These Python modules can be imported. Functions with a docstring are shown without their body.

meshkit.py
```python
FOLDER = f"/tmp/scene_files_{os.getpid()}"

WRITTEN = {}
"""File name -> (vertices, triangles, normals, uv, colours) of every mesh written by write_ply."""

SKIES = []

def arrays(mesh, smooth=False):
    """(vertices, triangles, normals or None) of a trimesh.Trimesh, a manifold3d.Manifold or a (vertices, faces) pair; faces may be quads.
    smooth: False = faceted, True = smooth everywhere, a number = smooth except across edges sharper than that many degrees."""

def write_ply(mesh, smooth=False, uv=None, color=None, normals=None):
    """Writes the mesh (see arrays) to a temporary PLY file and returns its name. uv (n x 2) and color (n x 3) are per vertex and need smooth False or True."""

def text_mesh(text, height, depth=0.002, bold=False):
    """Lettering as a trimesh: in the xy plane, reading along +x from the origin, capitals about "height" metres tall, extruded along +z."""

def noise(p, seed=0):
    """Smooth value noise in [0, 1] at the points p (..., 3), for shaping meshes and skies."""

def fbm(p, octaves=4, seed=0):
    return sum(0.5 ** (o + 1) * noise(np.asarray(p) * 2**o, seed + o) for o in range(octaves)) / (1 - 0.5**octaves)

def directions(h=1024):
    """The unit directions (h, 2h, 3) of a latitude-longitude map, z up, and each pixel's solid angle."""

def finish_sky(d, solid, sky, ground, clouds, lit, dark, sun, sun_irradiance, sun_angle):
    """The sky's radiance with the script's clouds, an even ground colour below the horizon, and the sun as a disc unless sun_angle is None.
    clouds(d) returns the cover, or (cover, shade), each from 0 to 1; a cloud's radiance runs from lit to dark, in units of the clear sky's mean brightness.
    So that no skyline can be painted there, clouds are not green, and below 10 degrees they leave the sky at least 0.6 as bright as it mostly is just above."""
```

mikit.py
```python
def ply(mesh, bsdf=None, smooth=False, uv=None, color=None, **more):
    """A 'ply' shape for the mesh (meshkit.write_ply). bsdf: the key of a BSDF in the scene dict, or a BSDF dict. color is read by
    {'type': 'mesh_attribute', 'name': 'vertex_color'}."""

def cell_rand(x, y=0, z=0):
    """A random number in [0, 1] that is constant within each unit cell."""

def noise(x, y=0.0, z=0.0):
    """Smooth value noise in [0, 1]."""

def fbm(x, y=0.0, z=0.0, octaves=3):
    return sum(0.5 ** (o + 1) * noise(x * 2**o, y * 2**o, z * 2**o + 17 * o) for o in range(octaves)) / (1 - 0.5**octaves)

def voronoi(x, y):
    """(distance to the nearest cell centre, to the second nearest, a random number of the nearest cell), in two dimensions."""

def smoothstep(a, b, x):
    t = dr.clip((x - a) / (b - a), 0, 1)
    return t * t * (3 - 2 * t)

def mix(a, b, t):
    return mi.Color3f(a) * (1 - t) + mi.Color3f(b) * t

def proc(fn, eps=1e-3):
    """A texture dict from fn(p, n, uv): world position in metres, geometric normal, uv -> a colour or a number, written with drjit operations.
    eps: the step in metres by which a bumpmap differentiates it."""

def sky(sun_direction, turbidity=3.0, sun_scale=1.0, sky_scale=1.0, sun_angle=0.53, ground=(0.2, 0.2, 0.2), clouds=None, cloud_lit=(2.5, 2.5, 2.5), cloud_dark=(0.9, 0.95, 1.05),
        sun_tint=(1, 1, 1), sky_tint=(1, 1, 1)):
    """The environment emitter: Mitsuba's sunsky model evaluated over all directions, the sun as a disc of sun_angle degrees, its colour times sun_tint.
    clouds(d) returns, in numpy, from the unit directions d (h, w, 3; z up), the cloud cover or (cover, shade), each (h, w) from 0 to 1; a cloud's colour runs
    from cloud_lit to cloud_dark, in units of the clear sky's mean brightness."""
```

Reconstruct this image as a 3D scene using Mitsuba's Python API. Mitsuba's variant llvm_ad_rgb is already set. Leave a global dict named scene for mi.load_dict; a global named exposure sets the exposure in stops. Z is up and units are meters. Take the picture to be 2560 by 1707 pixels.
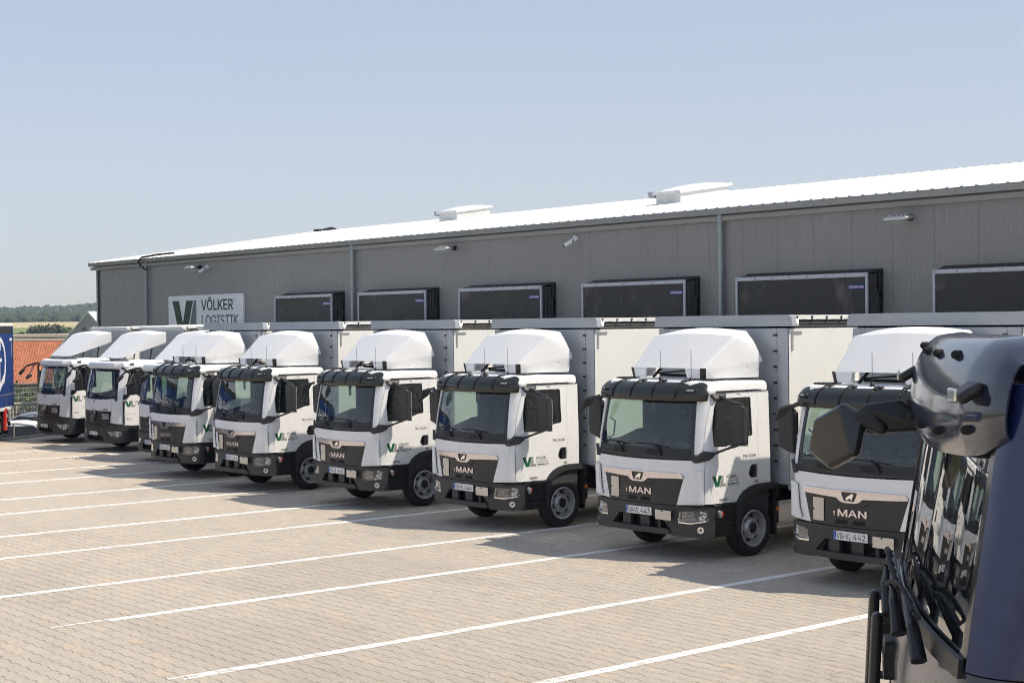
import math
import numpy as np, trimesh, mitsuba as mi, drjit as dr
import mikit, meshkit
import manifold3d as m3
from shapely.geometry import Polygon, LineString, MultiPolygon, box as sbox
from shapely import affinity
from shapely.ops import unary_union

T = mi.ScalarTransform4f
scene, labels = {}, {}

# ---------------------------------------------------------------- camera, sky, exposure
CAM_H, YAW, PITCH, ROLL, FOV = 3.309, -0.8821, -0.0117, -0.0109, 36.77
fw = np.array([math.sin(YAW) * math.cos(PITCH), math.cos(YAW) * math.cos(PITCH), math.sin(PITCH)])
rt = np.array([math.cos(YAW), -math.sin(YAW), 0.0])
up = np.cross(rt, fw)
RT, UP = math.cos(ROLL) * rt + math.sin(ROLL) * up, -math.sin(ROLL) * rt + math.cos(ROLL) * up
M = np.eye(4)
M[:3, 0], M[:3, 1], M[:3, 2], M[:3, 3] = -RT, UP, fw, (0, 0, CAM_H)
scene['camera'] = {'type': 'perspective', 'fov': FOV, 'fov_axis': 'x', 'near_clip': 0.1, 'far_clip': 12000.0, 'to_world': T(M)}
SUN = (1.0, 0.66, 1.50)


def thin_cloud(d):
    p = np.stack([d[..., 0] * 2.2, d[..., 1] * 2.2, d[..., 2] * 9.0], -1)
    veil = 0.45 + 0.30 * np.exp(-np.maximum(d[..., 2], 0) / 0.16) + 0.16 * (meshkit.fbm(p + 11.0, octaves=4, seed=3) - 0.5)
    return np.clip(veil, 0, 1)


scene['sky'] = mikit.sky(SUN, turbidity=3.0, sun_angle=0.6, ground=(0.2, 0.19, 0.17), clouds=thin_cloud, cloud_lit=(1.45, 1.45, 1.5), sun_scale=0.8, sky_scale=1.2, sun_tint=(0.93, 1.0, 1.10))
exposure = 1.95

# ---------------------------------------------------------------- helpers
_count = {}


def num(k):
    _count[k] = _count.get(k, -1) + 1
    return k if _count[k] == 0 else f'{k}_{_count[k]:03d}'


def thing(name, label, category, group=None):
    k = num(name)
    labels[k] = {'label': label, 'category': category}
    if group:
        labels[k]['group'] = group
    return k


def put(key, mesh, bsdf, smooth=False, label=None, **more):
    scene[key] = mikit.ply(mesh, bsdf, smooth=smooth, **more)
    if label:
        labels[key] = {'label': label}
    return key


def part(parent, name, mesh, bsdf, smooth=False, label=None, **more):
    return put(num(parent + '__' + name), mesh, bsdf, smooth, label, **more)


def struct(name, mesh, bsdf, label, smooth=False):
    k = num(name)
    put(k, mesh, bsdf, smooth)
    labels[k] = {'label': label, 'kind': 'structure', 'category': name.replace('_', ' ')}
    return k


class Proto:
    """A thing built once: its parts, placed any number of times."""

    def __init__(s):
        s.items, s.n = [], {}

    def add(s, name, mesh, bsdf, parent=None, smooth=35, label=None):
        k = (parent + '__' if parent else '') + name
        s.n[k] = s.n.get(k, -1) + 1
        k = k if s.n[k] == 0 else f'{k}_{s.n[k]:03d}'
        s.items.append((k, mikit.ply(mesh, bsdf, smooth=smooth), label))
        return k

    def place(s, root, tw):
        for k, d, lab in s.items:
            scene[root + '__' + k] = {**d, 'to_world': T(tw)}
            if lab:
                labels[root + '__' + k] = {'label': lab}


def place_matrix(x, y, z=0.0, rot=0.0):
    m = np.eye(4)
    c, s = math.cos(rot), math.sin(rot)
    m[:2, :2] = [[c, -s], [s, c]]
    m[:3, 3] = x, y, z
    return m


def cat(*ms):
    ms = [m for a in ms for m in (a if isinstance(a, (list, tuple)) else [a])]
    return trimesh.util.concatenate(ms)


def bx(x0, x1, y0, y1, z0, z1, r=0.0):
    a, b = np.array([x0, y0, z0], float), np.array([x1, y1, z1], float)
    a, b = np.minimum(a, b), np.maximum(a, b)
    if r <= 0:
        m = trimesh.creation.box(extents=b - a)
        m.apply_translation((a + b) / 2)
        return m
    r = min(r, 0.49 * (b - a).min())
    pts = []
    for i in range(8):
        c = np.array([(a, b)[(i >> k) & 1][k] for k in range(3)])
        s = np.array([(1, -1)[(i >> k) & 1] for k in range(3)]) * r
        for k in range(3):
            o = s.copy()
            o[k] = 0
            pts.append(c + o)
    return trimesh.convex.convex_hull(np.array(pts))


def sph_hull(pts, r, n=1):
    """Rounded body: the hull of small spheres at the points."""
    ico = trimesh.creation.icosphere(subdivisions=n, radius=1.0).vertices
    r = np.broadcast_to(r, (len(pts),))
    return trimesh.convex.convex_hull(np.vstack([np.asarray(p) + ico * q for p, q in zip(pts, r)]))


def cyl(p0, p1, r, n=20):
    return trimesh.creation.cylinder(radius=r, sections=n, segment=[p0, p1])


def tube(pts, r, sides=8):
    p = np.asarray(pts, float)
    t = np.gradient(p, axis=0)
    t /= np.linalg.norm(t, axis=1, keepdims=True)
    ref = np.array([0, 0, 1.0]) if abs(t[0, 2]) < 0.9 else np.array([1.0, 0, 0])
    a = np.cross(t[0], ref)
    a /= np.linalg.norm(a)
    rings = []
    rr = np.broadcast_to(r, (len(p),))
    for i in range(len(p)):
        a = a - t[i] * (a @ t[i])
        a /= np.linalg.norm(a)
        b = np.cross(t[i], a)
        ang = np.arange(sides) * 2 * np.pi / sides
        rings.append(p[i] + rr[i] * (np.cos(ang)[:, None] * a + np.sin(ang)[:, None] * b))
    v = np.vstack(rings + [p[:1], p[-1:]])
    f = []
    n = len(p)
    for i in range(n - 1):
        for j in range(sides):
            q, k = i * sides + j, i * sides + (j + 1) % sides
            f += [[q, k, k + sides], [q, k + sides, q + sides]]
    for j in range(sides):
        f += [[n * sides, (j + 1) % sides, j], [n * sides + 1, (n - 1) * sides + j, (n - 1) * sides + (j + 1) % sides]]
    m = trimesh.Trimesh(v, np.array(f), process=False)
    m.fix_normals()
    return m


def lathe(profile, axis_p, axis='x', n=40):
    """Profile of (along axis, radius) turned round the axis through axis_p."""
    m = trimesh.creation.revolve(np.array([[q[1], q[0]] for q in profile], float), sections=n)
    v = np.array(m.vertices)
    v = v[:, [2, 0, 1]] if axis == 'x' else (v[:, [1, 2, 0]] if axis == 'y' else v)
    m = trimesh.Trimesh(v + np.asarray(axis_p, float), m.faces, process=False)
    m.fix_normals()
    return m


def polys(p):
    return [g for g in getattr(p, 'geoms', [p]) if g.area > 1e-9]


def manifold_of(poly, h):
    rings = []
    for g in polys(poly):
        g = g.simplify(0.0004)
        rings.append(np.array(g.exterior.coords)[:-1])
        rings += [np.array(i.coords)[:-1] for i in g.interiors]
    return m3.Manifold.extrude(m3.CrossSection(rings, m3.FillRule.EvenOdd), h)


def ext(poly, h0, h1, plane='xz', edge=None):
    """A plain extrusion: the polygon in the plane, from h0 to h1 along the third axis."""
    m = manifold_of(poly, h1 - h0)
    if edge:
        m = m.refine_to_length(edge)
    k = m.to_mesh()
    v, f = np.array(k.vert_properties[:, :3], float), np.array(k.tri_verts)
    v[:, 2] += h0
    if plane == 'xz':
        v = np.stack([v[:, 0], v[:, 2], v[:, 1]], 1)
        f = f[:, ::-1]
    elif plane == 'yz':
        v = np.stack([v[:, 2], v[:, 0], v[:, 1]], 1)
    return trimesh.Trimesh(v, f, process=False)


def rp(pts, r=0.02):
    return Polygon(pts).buffer(-r, join_style=1).buffer(r, join_style=1, quad_segs=4) if r > 0 else Polygon(pts)


def mirror(poly):
    return affinity.scale(poly, -1, 1, origin=(0, 0))


def mirror_mesh(m):
    v = np.array(m.vertices)
    v[:, 0] *= -1
    return trimesh.Trimesh(v, np.array(m.faces)[:, ::-1], process=False)


class Wrap:
    """The skin of a cab: s runs from the middle of the front round the corner and back along the side, z is height, w stands off outwards."""

    def __init__(s, W, c, xc, L, tilt=lambda z: 0 * z, tum=lambda z: 0 * z, y0=0.0, corner=1.0):
        x = np.linspace(0, xc, 50)
        P = [np.c_[x, c * x * x]]
        yc = c * xc * xc + 2 * c * xc * (W - xc)
        t = np.linspace(0, 1, 30)[1:, None]
        a, b, d = np.array([xc, c * xc * xc]), np.array([W, yc]), np.array([W, yc + (W - xc) * corner])
        P.append((1 - t) ** 2 * a + 2 * t * (1 - t) * b + t * t * d)
        P.append(np.array([[W, L + 3.0]]))
        P = np.vstack(P)
        s.P, s.L, s.tilt, s.tum, s.y0, s.W = P, L, tilt, tum, y0, W
        s.S = np.r_[0, np.cumsum(np.linalg.norm(np.diff(P, axis=0), axis=1))]
        tg = np.gradient(P, s.S, axis=0)
        tg[-1] = tg[-2] = (0, 1)
        tg /= np.linalg.norm(tg, axis=1, keepdims=True)
        s.N = np.c_[tg[:, 1], -tg[:, 0]]

    def X(s, x):
        k = np.argmax(s.P[:, 0] >= s.W - 1e-9)
        return float(np.sign(x) * np.interp(abs(x), s.P[:k + 1, 0], s.S[:k + 1]))

    def Y(s, y, z=1.0):
        t = float(s.tilt(np.array(z, float)))
        y = (y - s.y0 - t) / (1 - t / s.L)
        return float(np.interp(y, s.P[:, 1], s.S))

    def map(s, V):
        a, sg = np.abs(V[:, 0]), np.where(V[:, 0] < 0, -1.0, 1.0)
        x, y = np.interp(a, s.S, s.P[:, 0]), np.interp(a, s.S, s.P[:, 1])
        nx, ny = np.interp(a, s.S, s.N[:, 0]), np.interp(a, s.S, s.N[:, 1])
        x, y = x + V[:, 2] * nx, y + V[:, 2] * ny
        y = y + s.tilt(V[:, 1]) * (1 - np.clip(y / s.L, -0.2, 1)) + s.y0
        return np.c_[sg * x * (1 - s.tum(V[:, 1])), y, V[:, 1]]

    def slab(s, poly, w0, w1, edge=0.08):
        m = manifold_of(poly, w1 - w0).refine_to_length(edge).to_mesh()
        v = np.array(m.vert_properties[:, :3], float)
        v[:, 2] += w0
        return trimesh.Trimesh(s.map(v), np.array(m.tri_verts), process=False)

    def sheet(s, poly, w, edge=0.08):
        m = manifold_of(poly, 0.01).refine_to_length(edge).to_mesh()
        v, f = np.array(m.vert_properties[:, :3], float), np.array(m.tri_verts)
        f = f[(v[f][:, :, 2] > 0.009).all(1)]
        v[:, 2] = w
        r = trimesh.Trimesh(s.map(v), f, process=False)
        r.remove_unreferenced_vertices()
        return r

    def text(s, txt, s0, z0, height, w, depth=0.002, bold=False, width=None):
        m = meshkit.text_mesh(txt, height, depth, bold)
        v = np.array(m.vertices)
        if width:
            v[:, 0] *= width / v[:, 0].max()
        v = v + [s0, z0, w]
        return trimesh.Trimesh(s.map(v), m.faces, process=False)


def text_on(txt, height, origin, right, out, depth=0.002, bold=False, width=None):
    """Lettering on a flat face: from origin along right, upwards, standing off along out."""
    m = meshkit.text_mesh(txt, height, depth, bold)
    v = np.array(m.vertices)
    if width:
        v[:, 0] *= width / v[:, 0].max()
    R = np.stack([np.asarray(right, float), [0, 0, 1.0], np.asarray(out, float)])
    return trimesh.Trimesh(v @ R + np.asarray(origin, float), m.faces, process=False)


def logo_polys(h, x=0.0, z=0.0):
    """The V and the L of the haulier's mark, letter height h."""
    V = Polygon([(0, 1), (.40, 1), (.62, .36), (.83, 1), (1.23, 1), (.84, 0), (.40, 0)])
    L = Polygon([(1.285, 1), (1.42, 1), (1.42, .27), (1.80, .27), (1.80, 0), (.905, 0)])
    return [affinity.translate(affinity.scale(p, h, h, origin=(0, 0)), x, z) for p in (V, L)]


# ---------------------------------------------------------------- materials
def mat(key, color, rough=0.5, metal=0.0, coat=0.0, spec=0.5, **more):
    d = {'type': 'principled', 'base_color': color if isinstance(color, dict) else {'type': 'rgb', 'value': list(color)}, 'roughness': rough, 'metallic': metal, 'specular': spec, **more}
    if coat:
        d |= {'clearcoat': coat, 'clearcoat_gloss': 0.95}
    scene[key] = {'type': 'twosided', 'bsdf': d}
    return key


mix, noise, fbm, sst = mikit.mix, mikit.noise, mikit.fbm, mikit.smoothstep
mat('white_paint', (0.78, 0.785, 0.79), 0.32, coat=0.8)
mat('white_plastic', (0.74, 0.75, 0.76), 0.35, coat=0.35)
mat('dark_plastic', (0.030, 0.031, 0.034), 0.48)
mat('grille_plastic', (0.026, 0.025, 0.025), 0.42)
mat('black_plastic', (0.012, 0.012, 0.014), 0.4)
mat('black_gloss', (0.010, 0.011, 0.013), 0.10, coat=0.6)
mat('visor_plastic', (0.014, 0.018, 0.017), 0.22, coat=0.5)
mat('black_matt', (0.008, 0.008, 0.009), 0.85)
mat('rubber', (0.013, 0.013, 0.014), 0.75)
mat('interior', (0.035, 0.036, 0.040), 0.8)
mat('seat_cloth', (0.05, 0.05, 0.055), 0.95)
scene['chrome'] = {'type': 'twosided', 'bsdf': {'type': 'roughconductor', 'material': 'Cr', 'alpha': 0.06}}
mat('silver_paint', (0.50, 0.51, 0.53), 0.36, metal=0.75)
mat('reflector', (0.85, 0.86, 0.88), 0.12, metal=1.0)
mat('aluminium', (0.40, 0.43, 0.47), 0.42, metal=0.25)
mat('tarp_white', (0.74, 0.745, 0.73), 0.5)
mat('steel_grey', (0.30, 0.33, 0.35), 0.40, metal=0.4)
mat('cream_plate', (0.66, 0.59, 0.49), 0.35)
mat('plate_white', (0.70, 0.71, 0.73), 0.4)
mat('plate_blue', (0.01, 0.10, 0.42), 0.4)
mat('ink_black', (0.012, 0.012, 0.013), 0.5)
mat('ink_green', (0.012, 0.10, 0.045), 0.5)
mat('ink_dark_green', (0.006, 0.028, 0.017), 0.5)
mat('ink_grey', (0.27, 0.265, 0.26), 0.5)
mat('ink_slate', (0.12, 0.125, 0.15), 0.5)
mat('red_lamp', (0.45, 0.02, 0.012), 0.25)
mat('amber_lamp', (0.62, 0.17, 0.02), 0.25)
mat('navy_paint', (0.010, 0.018, 0.085), 0.16, coat=1.0)
mat('mirror_glass', (0.80, 0.82, 0.82), 0.02, metal=1.0)
scene['window_glass'] = {'type': 'thindielectric', 'int_ior': 1.5, 'specular_transmittance': {'type': 'rgb', 'value': [0.62, 0.72, 0.66]}}
scene['lamp_glass'] = {'type': 'thindielectric', 'int_ior': 1.5}
scene['dark_glass'] = {'type': 'thindielectric', 'int_ior': 1.55, 'specular_transmittance': {'type': 'rgb', 'value': [0.40, 0.46, 0.45]}}
# ---------------------------------------------------------------- the yard: interlocking pavers, parking lines
PP, RPY, ZIG = 0.234, 0.1625, 0.0125


def paver_tone(p):
    row = dr.floor(p.y / RPY)
    odd = row - 2 * dr.floor(row / 2)
    col = dr.floor((p.x - odd * PP * 0.5) / PP)
    tone = mikit.cell_rand(col, row, 3)
    c = mix((0.420, 0.372, 0.312), (0.385, 0.347, 0.296), tone)
    c = mix(c, (0.445, 0.375, 0.300), sst(0.90, 1.0, mikit.cell_rand(col, row, 7)))
    grain = noise(p.x * 160, p.y * 160, 0.0)
    c = c * (0.90 + 0.20 * grain)
    # rubbed-in tyre dirt along the drive lane, and grey patches
    dirt = sst(0.50, 0.72, fbm(p.x * 0.35 + 3.0, p.y * 0.9, 1.0, 4)) * 0.20
    spots = sst(0.74, 0.80, noise(p.x * 9.0, p.y * 9.0, 5.0)) * sst(0.55, 0.75, noise(p.x * 0.8, p.y * 0.8, 9.0)) * 0.22
    return mix(c, (0.235, 0.218, 0.200), dr.minimum(dirt + spots, 0.6))


def joint_cover(p):
    """Sand joints of the far pavers, where single stones are too small to build."""
    r = p.y / RPY
    row = dr.floor(r)
    odd = row - 2 * dr.floor(row / 2)
    fx = (p.x - odd * PP * 0.5) / PP
    fx = dr.abs(fx - dr.floor(fx) - 0.5) * 2
    lo = dr.minimum(r - row, 1 - (r - row)) * RPY
    return dr.maximum(1 - sst(0.004, 0.009, dr.abs(lo - ZIG * 0.5)), (1 - sst(0.012, 0.035, 1 - fx)) * 0.3)


mat('paver', mikit.proc(lambda p, n, uv: paver_tone(p)), 0.82, spec=0.3)
mat('paver_far', mikit.proc(lambda p, n, uv: mix(paver_tone(p), (0.15, 0.13, 0.105), 0.40 * joint_cover(p))), 0.82, spec=0.3)
mat('joint_sand', (0.085, 0.075, 0.060), 0.95, spec=0.1)


def paint_tone(p):
    worn = sst(0.60, 0.78, fbm(p.x * 14.0, p.y * 5.0, 2.0, 4))
    return mix((0.74, 0.735, 0.71), (0.47, 0.41, 0.34), worn * 0.75)


mat('line_paint', mikit.proc(lambda p, n, uv: paint_tone(p)), 0.6, spec=0.3)
mat('kerb_stone', (0.38, 0.34, 0.28), 0.85)

rng = np.random.default_rng(7)
EDGE = [(34, -34), (34, 25.55), (-49.4, 25.55), (-46.3, 19.6), (-45.05, 17.45), (-60, 9.5), (-60, -34)]
yard_poly = Polygon(EDGE)
th0, th1 = -YAW - 0.36, -YAW + 0.37
wedge = Polygon([(-r * math.sin(t), r * math.cos(t)) for r, ts in ((12.6, np.linspace(th0, th1, 9)), (26.0, np.linspace(th1, th0, 9))) for t in ts])
struct('yard', ext(yard_poly.difference(wedge.buffer(-0.16)), -0.9, -0.003, 'xy'), 'paver_far', 'beige block-paved truck yard in front of the grey warehouse')
put('yard__joint_bed', ext(wedge.buffer(0.1), -0.05, -0.016, 'xy'), 'joint_sand', label='dark sand in the joints between the pavers')

# one stone: six points along its upper and lower edge, a bevelled rim
_u = np.array([0, .0465, .0705, .1635, .1875, .234])


def stone(gap, z):
    d = np.array([gap, 0.4 * gap, 0.4 * gap, -0.4 * gap, -0.4 * gap, -gap])
    hi = RPY + ZIG * np.array([1, 1, -1, -1, 1, 1]) - gap
    lo = -ZIG * np.array([1, 1, -1, -1, 1, 1]) + gap
    return np.c_[np.r_[_u + d, (_u + d)[::-1]], np.r_[lo, hi[::-1]], np.full(12, z)]


STONE_V = np.vstack([stone(0.0075, 0.0), stone(0.0015, -0.007), stone(0.0015, -0.03)])
_f = []
for k in range(5):
    _f += [[k, k + 1, 10 - k], [k, 10 - k, 11 - k]]
for ring in (0, 12):
    for k in range(12):
        a, b = ring + k, ring + (k + 1) % 12
        _f += [[b, a, a + 12], [b, a + 12, b + 12]]
STONE_F = np.array(_f)
stones = []
for row in range(int(-2 / RPY), int(27 / RPY)):
    off = (row % 2) * PP * 0.5
    y = row * RPY
    line = wedge.intersection(LineString([(-40, y + RPY / 2), (10, y + RPY / 2)]))
    for g in getattr(line, 'geoms', [line]):
        if g.is_empty:
            continue
        x0, _, x1, _ = g.bounds
        for col in range(math.floor((x0 - off) / PP), math.ceil((x1 - off) / PP)):
            stones.append((col * PP + off, y))
stones = np.array(stones)
dist = np.hypot(stones[:, 0], stones[:, 1])
ang = np.arctan2(-stones[:, 0], stones[:, 1])
seen = (ang > -YAW - 0.325) & (ang < -YAW + 0.325) & (dist > 14.6)
order = np.argsort(np.where(seen, dist, 1e9))
single = set(order[:300].tolist())
stone_dict = mikit.ply((STONE_V, STONE_F), 'paver')
for i in order[:300]:
    m = np.eye(4)
    m[:3, 3] = (*stones[i], rng.uniform(-0.0015, 0.001))
    m[2, :2] = rng.normal(0, 0.004, 2)
    scene[num('yard__paver')] = {**stone_dict, 'to_world': T(m)}
rest = np.array([i for i in range(len(stones)) if i not in single])
V = STONE_V[None] + np.c_[stones[rest], rng.uniform(-0.0015, 0.001, len(rest))][:, None, :]
tilts = rng.normal(0, 0.004, (len(rest), 2))
V[:, :, 2] += tilts[:, None, 0] * (STONE_V[:, 0] - PP / 2) + tilts[:, None, 1] * (STONE_V[:, 1] - RPY / 2)
F = STONE_F[None] + (np.arange(len(rest)) * 36)[:, None, None]
put('yard__pavers', (V.reshape(-1, 3), F.reshape(-1, 3)), 'paver')
labels['yard__pavers'] = {'label': 'beige zigzag interlocking concrete pavers of the yard', 'kind': 'stuff'}

# the white parking lines: paint on each stone, a plain strip farther off
LX = [-40.25, -37.85, -34.70, -32.42, -29.33, -27.01, -24.11, -21.81, -18.69, -16.36, -13.19, -10.76, -8.2, -5.6]
Y0 = [6.7] * 9 + [6.85, 6.65, 6.7, 6.7, 6.7]
STRIP = 0.15
for i, (lx, ly) in enumerate(zip(LX, Y0)):
    strip = Polygon([(lx - STRIP / 2, ly), (lx + STRIP / 2, ly), (lx + STRIP / 2, 24.0), (lx - STRIP / 2, 24.0)])
    if i == 9:
        strip = unary_union([strip.intersection(sbox(-30, 7.5, 0, 30)), Polygon([(lx - .07, ly), (lx - .03, ly), (lx - .02, 7.5), (lx - .075, 7.5)])])
    if i == 10:
        strip = unary_union([strip.intersection(sbox(-30, 6.95, 0, 30)), sbox(lx - .075, ly, lx - .03, 6.95), sbox(lx + .02, ly + .12, lx + .07, 6.95)])
    bits = []
    far = strip.difference(wedge.buffer(-0.16))
    for g in polys(far):
        bits.append(ext(g, -0.002, 0.0035, 'xy'))
    near = stones[(np.abs(stones[:, 0] + PP / 2 - lx) < 0.3) & (stones[:, 1] > ly - 0.3)]
    outline = Polygon(np.vstack([stone(0.0045, 0)[:, :2]]))
    for sx_, sy_ in near:
        q = affinity.translate(outline, sx_, sy_).intersection(strip)
        for g in polys(q):
            if g.area > 2e-4 and g.geom_type == 'Polygon':
                c = np.array(g.exterior.coords)[:-1]
                bits.append(ext(g, 0.0015, 0.0035, 'xy'))
    put(num('yard__parking_line'), cat(bits), 'line_paint')
labels['yard__parking_line'] = {'label': 'white painted parking line on the pavers'}
kerb = LineString([(-60, 9.5), (-45.05, 17.45), (-46.3, 19.6), (-49.4, 25.5)]).buffer(0.10, cap_style=2, join_style=2)
struct('kerb', ext(kerb, -0.6, 0.05, 'xy'), 'kerb_stone', 'pale concrete kerb along the left edge of the yard')

# ---------------------------------------------------------------- lower ground, fields and the wooded hill beyond
_D = np.array([0, 60, 72, 100, 160, 350, 560, 640, 760, 900, 1200, 1650, 2100, 2500, 3200, 6000])
_Z = np.array([-1.3, -1.3, -1.9, -3.2, -4.5, -2.5, -0.3, 0.6, 3.2, 6.9, 8.0, 10.2, 20.0, 27.0, 22.0, 10.0])


def ground_z(x, y):
    x, y = np.asarray(x, float), np.asarray(y, float)
    D = np.hypot(x, y)
    th = np.arctan2(-x, y)
    hill = np.interp(th, [-4, 0.9, 1.13, 1.165, 1.21, 1.26, 1.5, 4], [1.0, 1.9, 1.45, 1.12, 1.05, 0.95, 0.9, 1.0])
    z = np.interp(D, _D, _Z)
    w = np.clip((D - 1500) / 700, 0, 1)
    return z * (1 + w * (hill - 1)) + w * 3.0 * (meshkit.fbm(np.stack([th * 40, D / 300, 0 * D], -1)) - 0.5)


r_ = np.r_[np.linspace(0, 200, 21), np.linspace(230, 1000, 30), np.linspace(1050, 3200, 40), 4000, 6000]
a_ = np.unique(np.r_[np.linspace(-np.pi, np.pi, 121), np.linspace(0.9, 1.5, 120)])
R_, A_ = np.meshgrid(r_, a_, indexing='ij')
gx, gy = -R_ * np.sin(A_), R_ * np.cos(A_)
gv = np.stack([gx, gy, ground_z(gx, gy)], -1).reshape(-1, 3)
na = len(a_)
ii, jj = np.meshgrid(np.arange(len(r_) - 1), np.arange(na - 1), indexing='ij')
q0 = (ii * na + jj).ravel()
gf = np.vstack([np.c_[q0, q0 + 1, q0 + na], np.c_[q0 + 1, q0 + na + 1, q0 + na]])
gm = trimesh.Trimesh(gv, gf, process=False)
if gm.face_normals[:, 2].mean() < 0:
    gm.invert()


def land_tone(p):
    D = dr.sqrt(p.x * p.x + p.y * p.y)
    g = fbm(p.x * 0.02, p.y * 0.02, 0.0, 3)
    grass = mix((0.085, 0.10, 0.045), (0.15, 0.145, 0.075), g)
    asphalt = mix((0.10, 0.10, 0.10), (0.13, 0.125, 0.12), noise(p.x * 8, p.y * 8))
    straw = mix((0.34, 0.29, 0.19), (0.28, 0.25, 0.16), fbm(p.x * 0.012, p.y * 0.03, 4.0, 3))
    green = mix((0.11, 0.15, 0.06), (0.15, 0.18, 0.08), fbm(p.x * 0.01, p.y * 0.02, 7.0, 3))
    edge = 760 + 30 * noise(p.x * 0.01, p.y * 0.004, 2.0)
    c = mix(asphalt, grass, sst(66, 70, D))
    c = mix(c, green, sst(600, 606, D))
    c = mix(c, straw, sst(0, 4, D - edge))
    return mix(c, (0.035, 0.05, 0.028), sst(1180, 1200, D))


mat('land', mikit.proc(lambda p, n, uv: land_tone(p)), 0.95, spec=0.1)
struct('lower_ground', gm, 'land', 'lower ground with fields rising to a wooded hill', smooth=True)
# ---------------------------------------------------------------- the warehouse
WY, WX0, WX1 = 25.6, -56.45, 4.55                       # front wall, its two ends
mat('wall_panel', mikit.proc(lambda p, n, uv: mix((0.205, 0.200, 0.200), (0.235, 0.228, 0.225), fbm(p.x * 0.9, p.z * 0.35, p.y, 3))), 0.38, spec=0.5)
mat('fascia_grey', (0.26, 0.25, 0.245), 0.42)
mat('gutter_grey', (0.235, 0.245, 0.255), 0.35, metal=0.3)
mat('roof_sheet', mikit.proc(lambda p, n, uv: mix((0.72, 0.72, 0.71), (0.60, 0.60, 0.585), 0.6 * sst(0.55, 0.75, fbm(p.x * 2.0, p.y * 0.5, 0.0, 4)))), 0.5)
mat('shelter_cloth', mikit.proc(lambda p, n, uv: mix((0.014, 0.014, 0.016), (0.085, 0.080, 0.080), sst(0.52, 0.80, fbm(p.x * 2.3, p.z * 1.3, 0.5, 4)) * sst(0.40, 0.75, noise(p.x * 0.9, p.z * 2.2, 3.0)))), 0.5)
mat('dome_plastic', (0.80, 0.80, 0.79), 0.25, coat=0.3)
wh = thing('warehouse', 'long dark grey panelled warehouse with a white metal roof behind the trucks', 'warehouse')
P_ = [(0.006, 0.0)]
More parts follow.
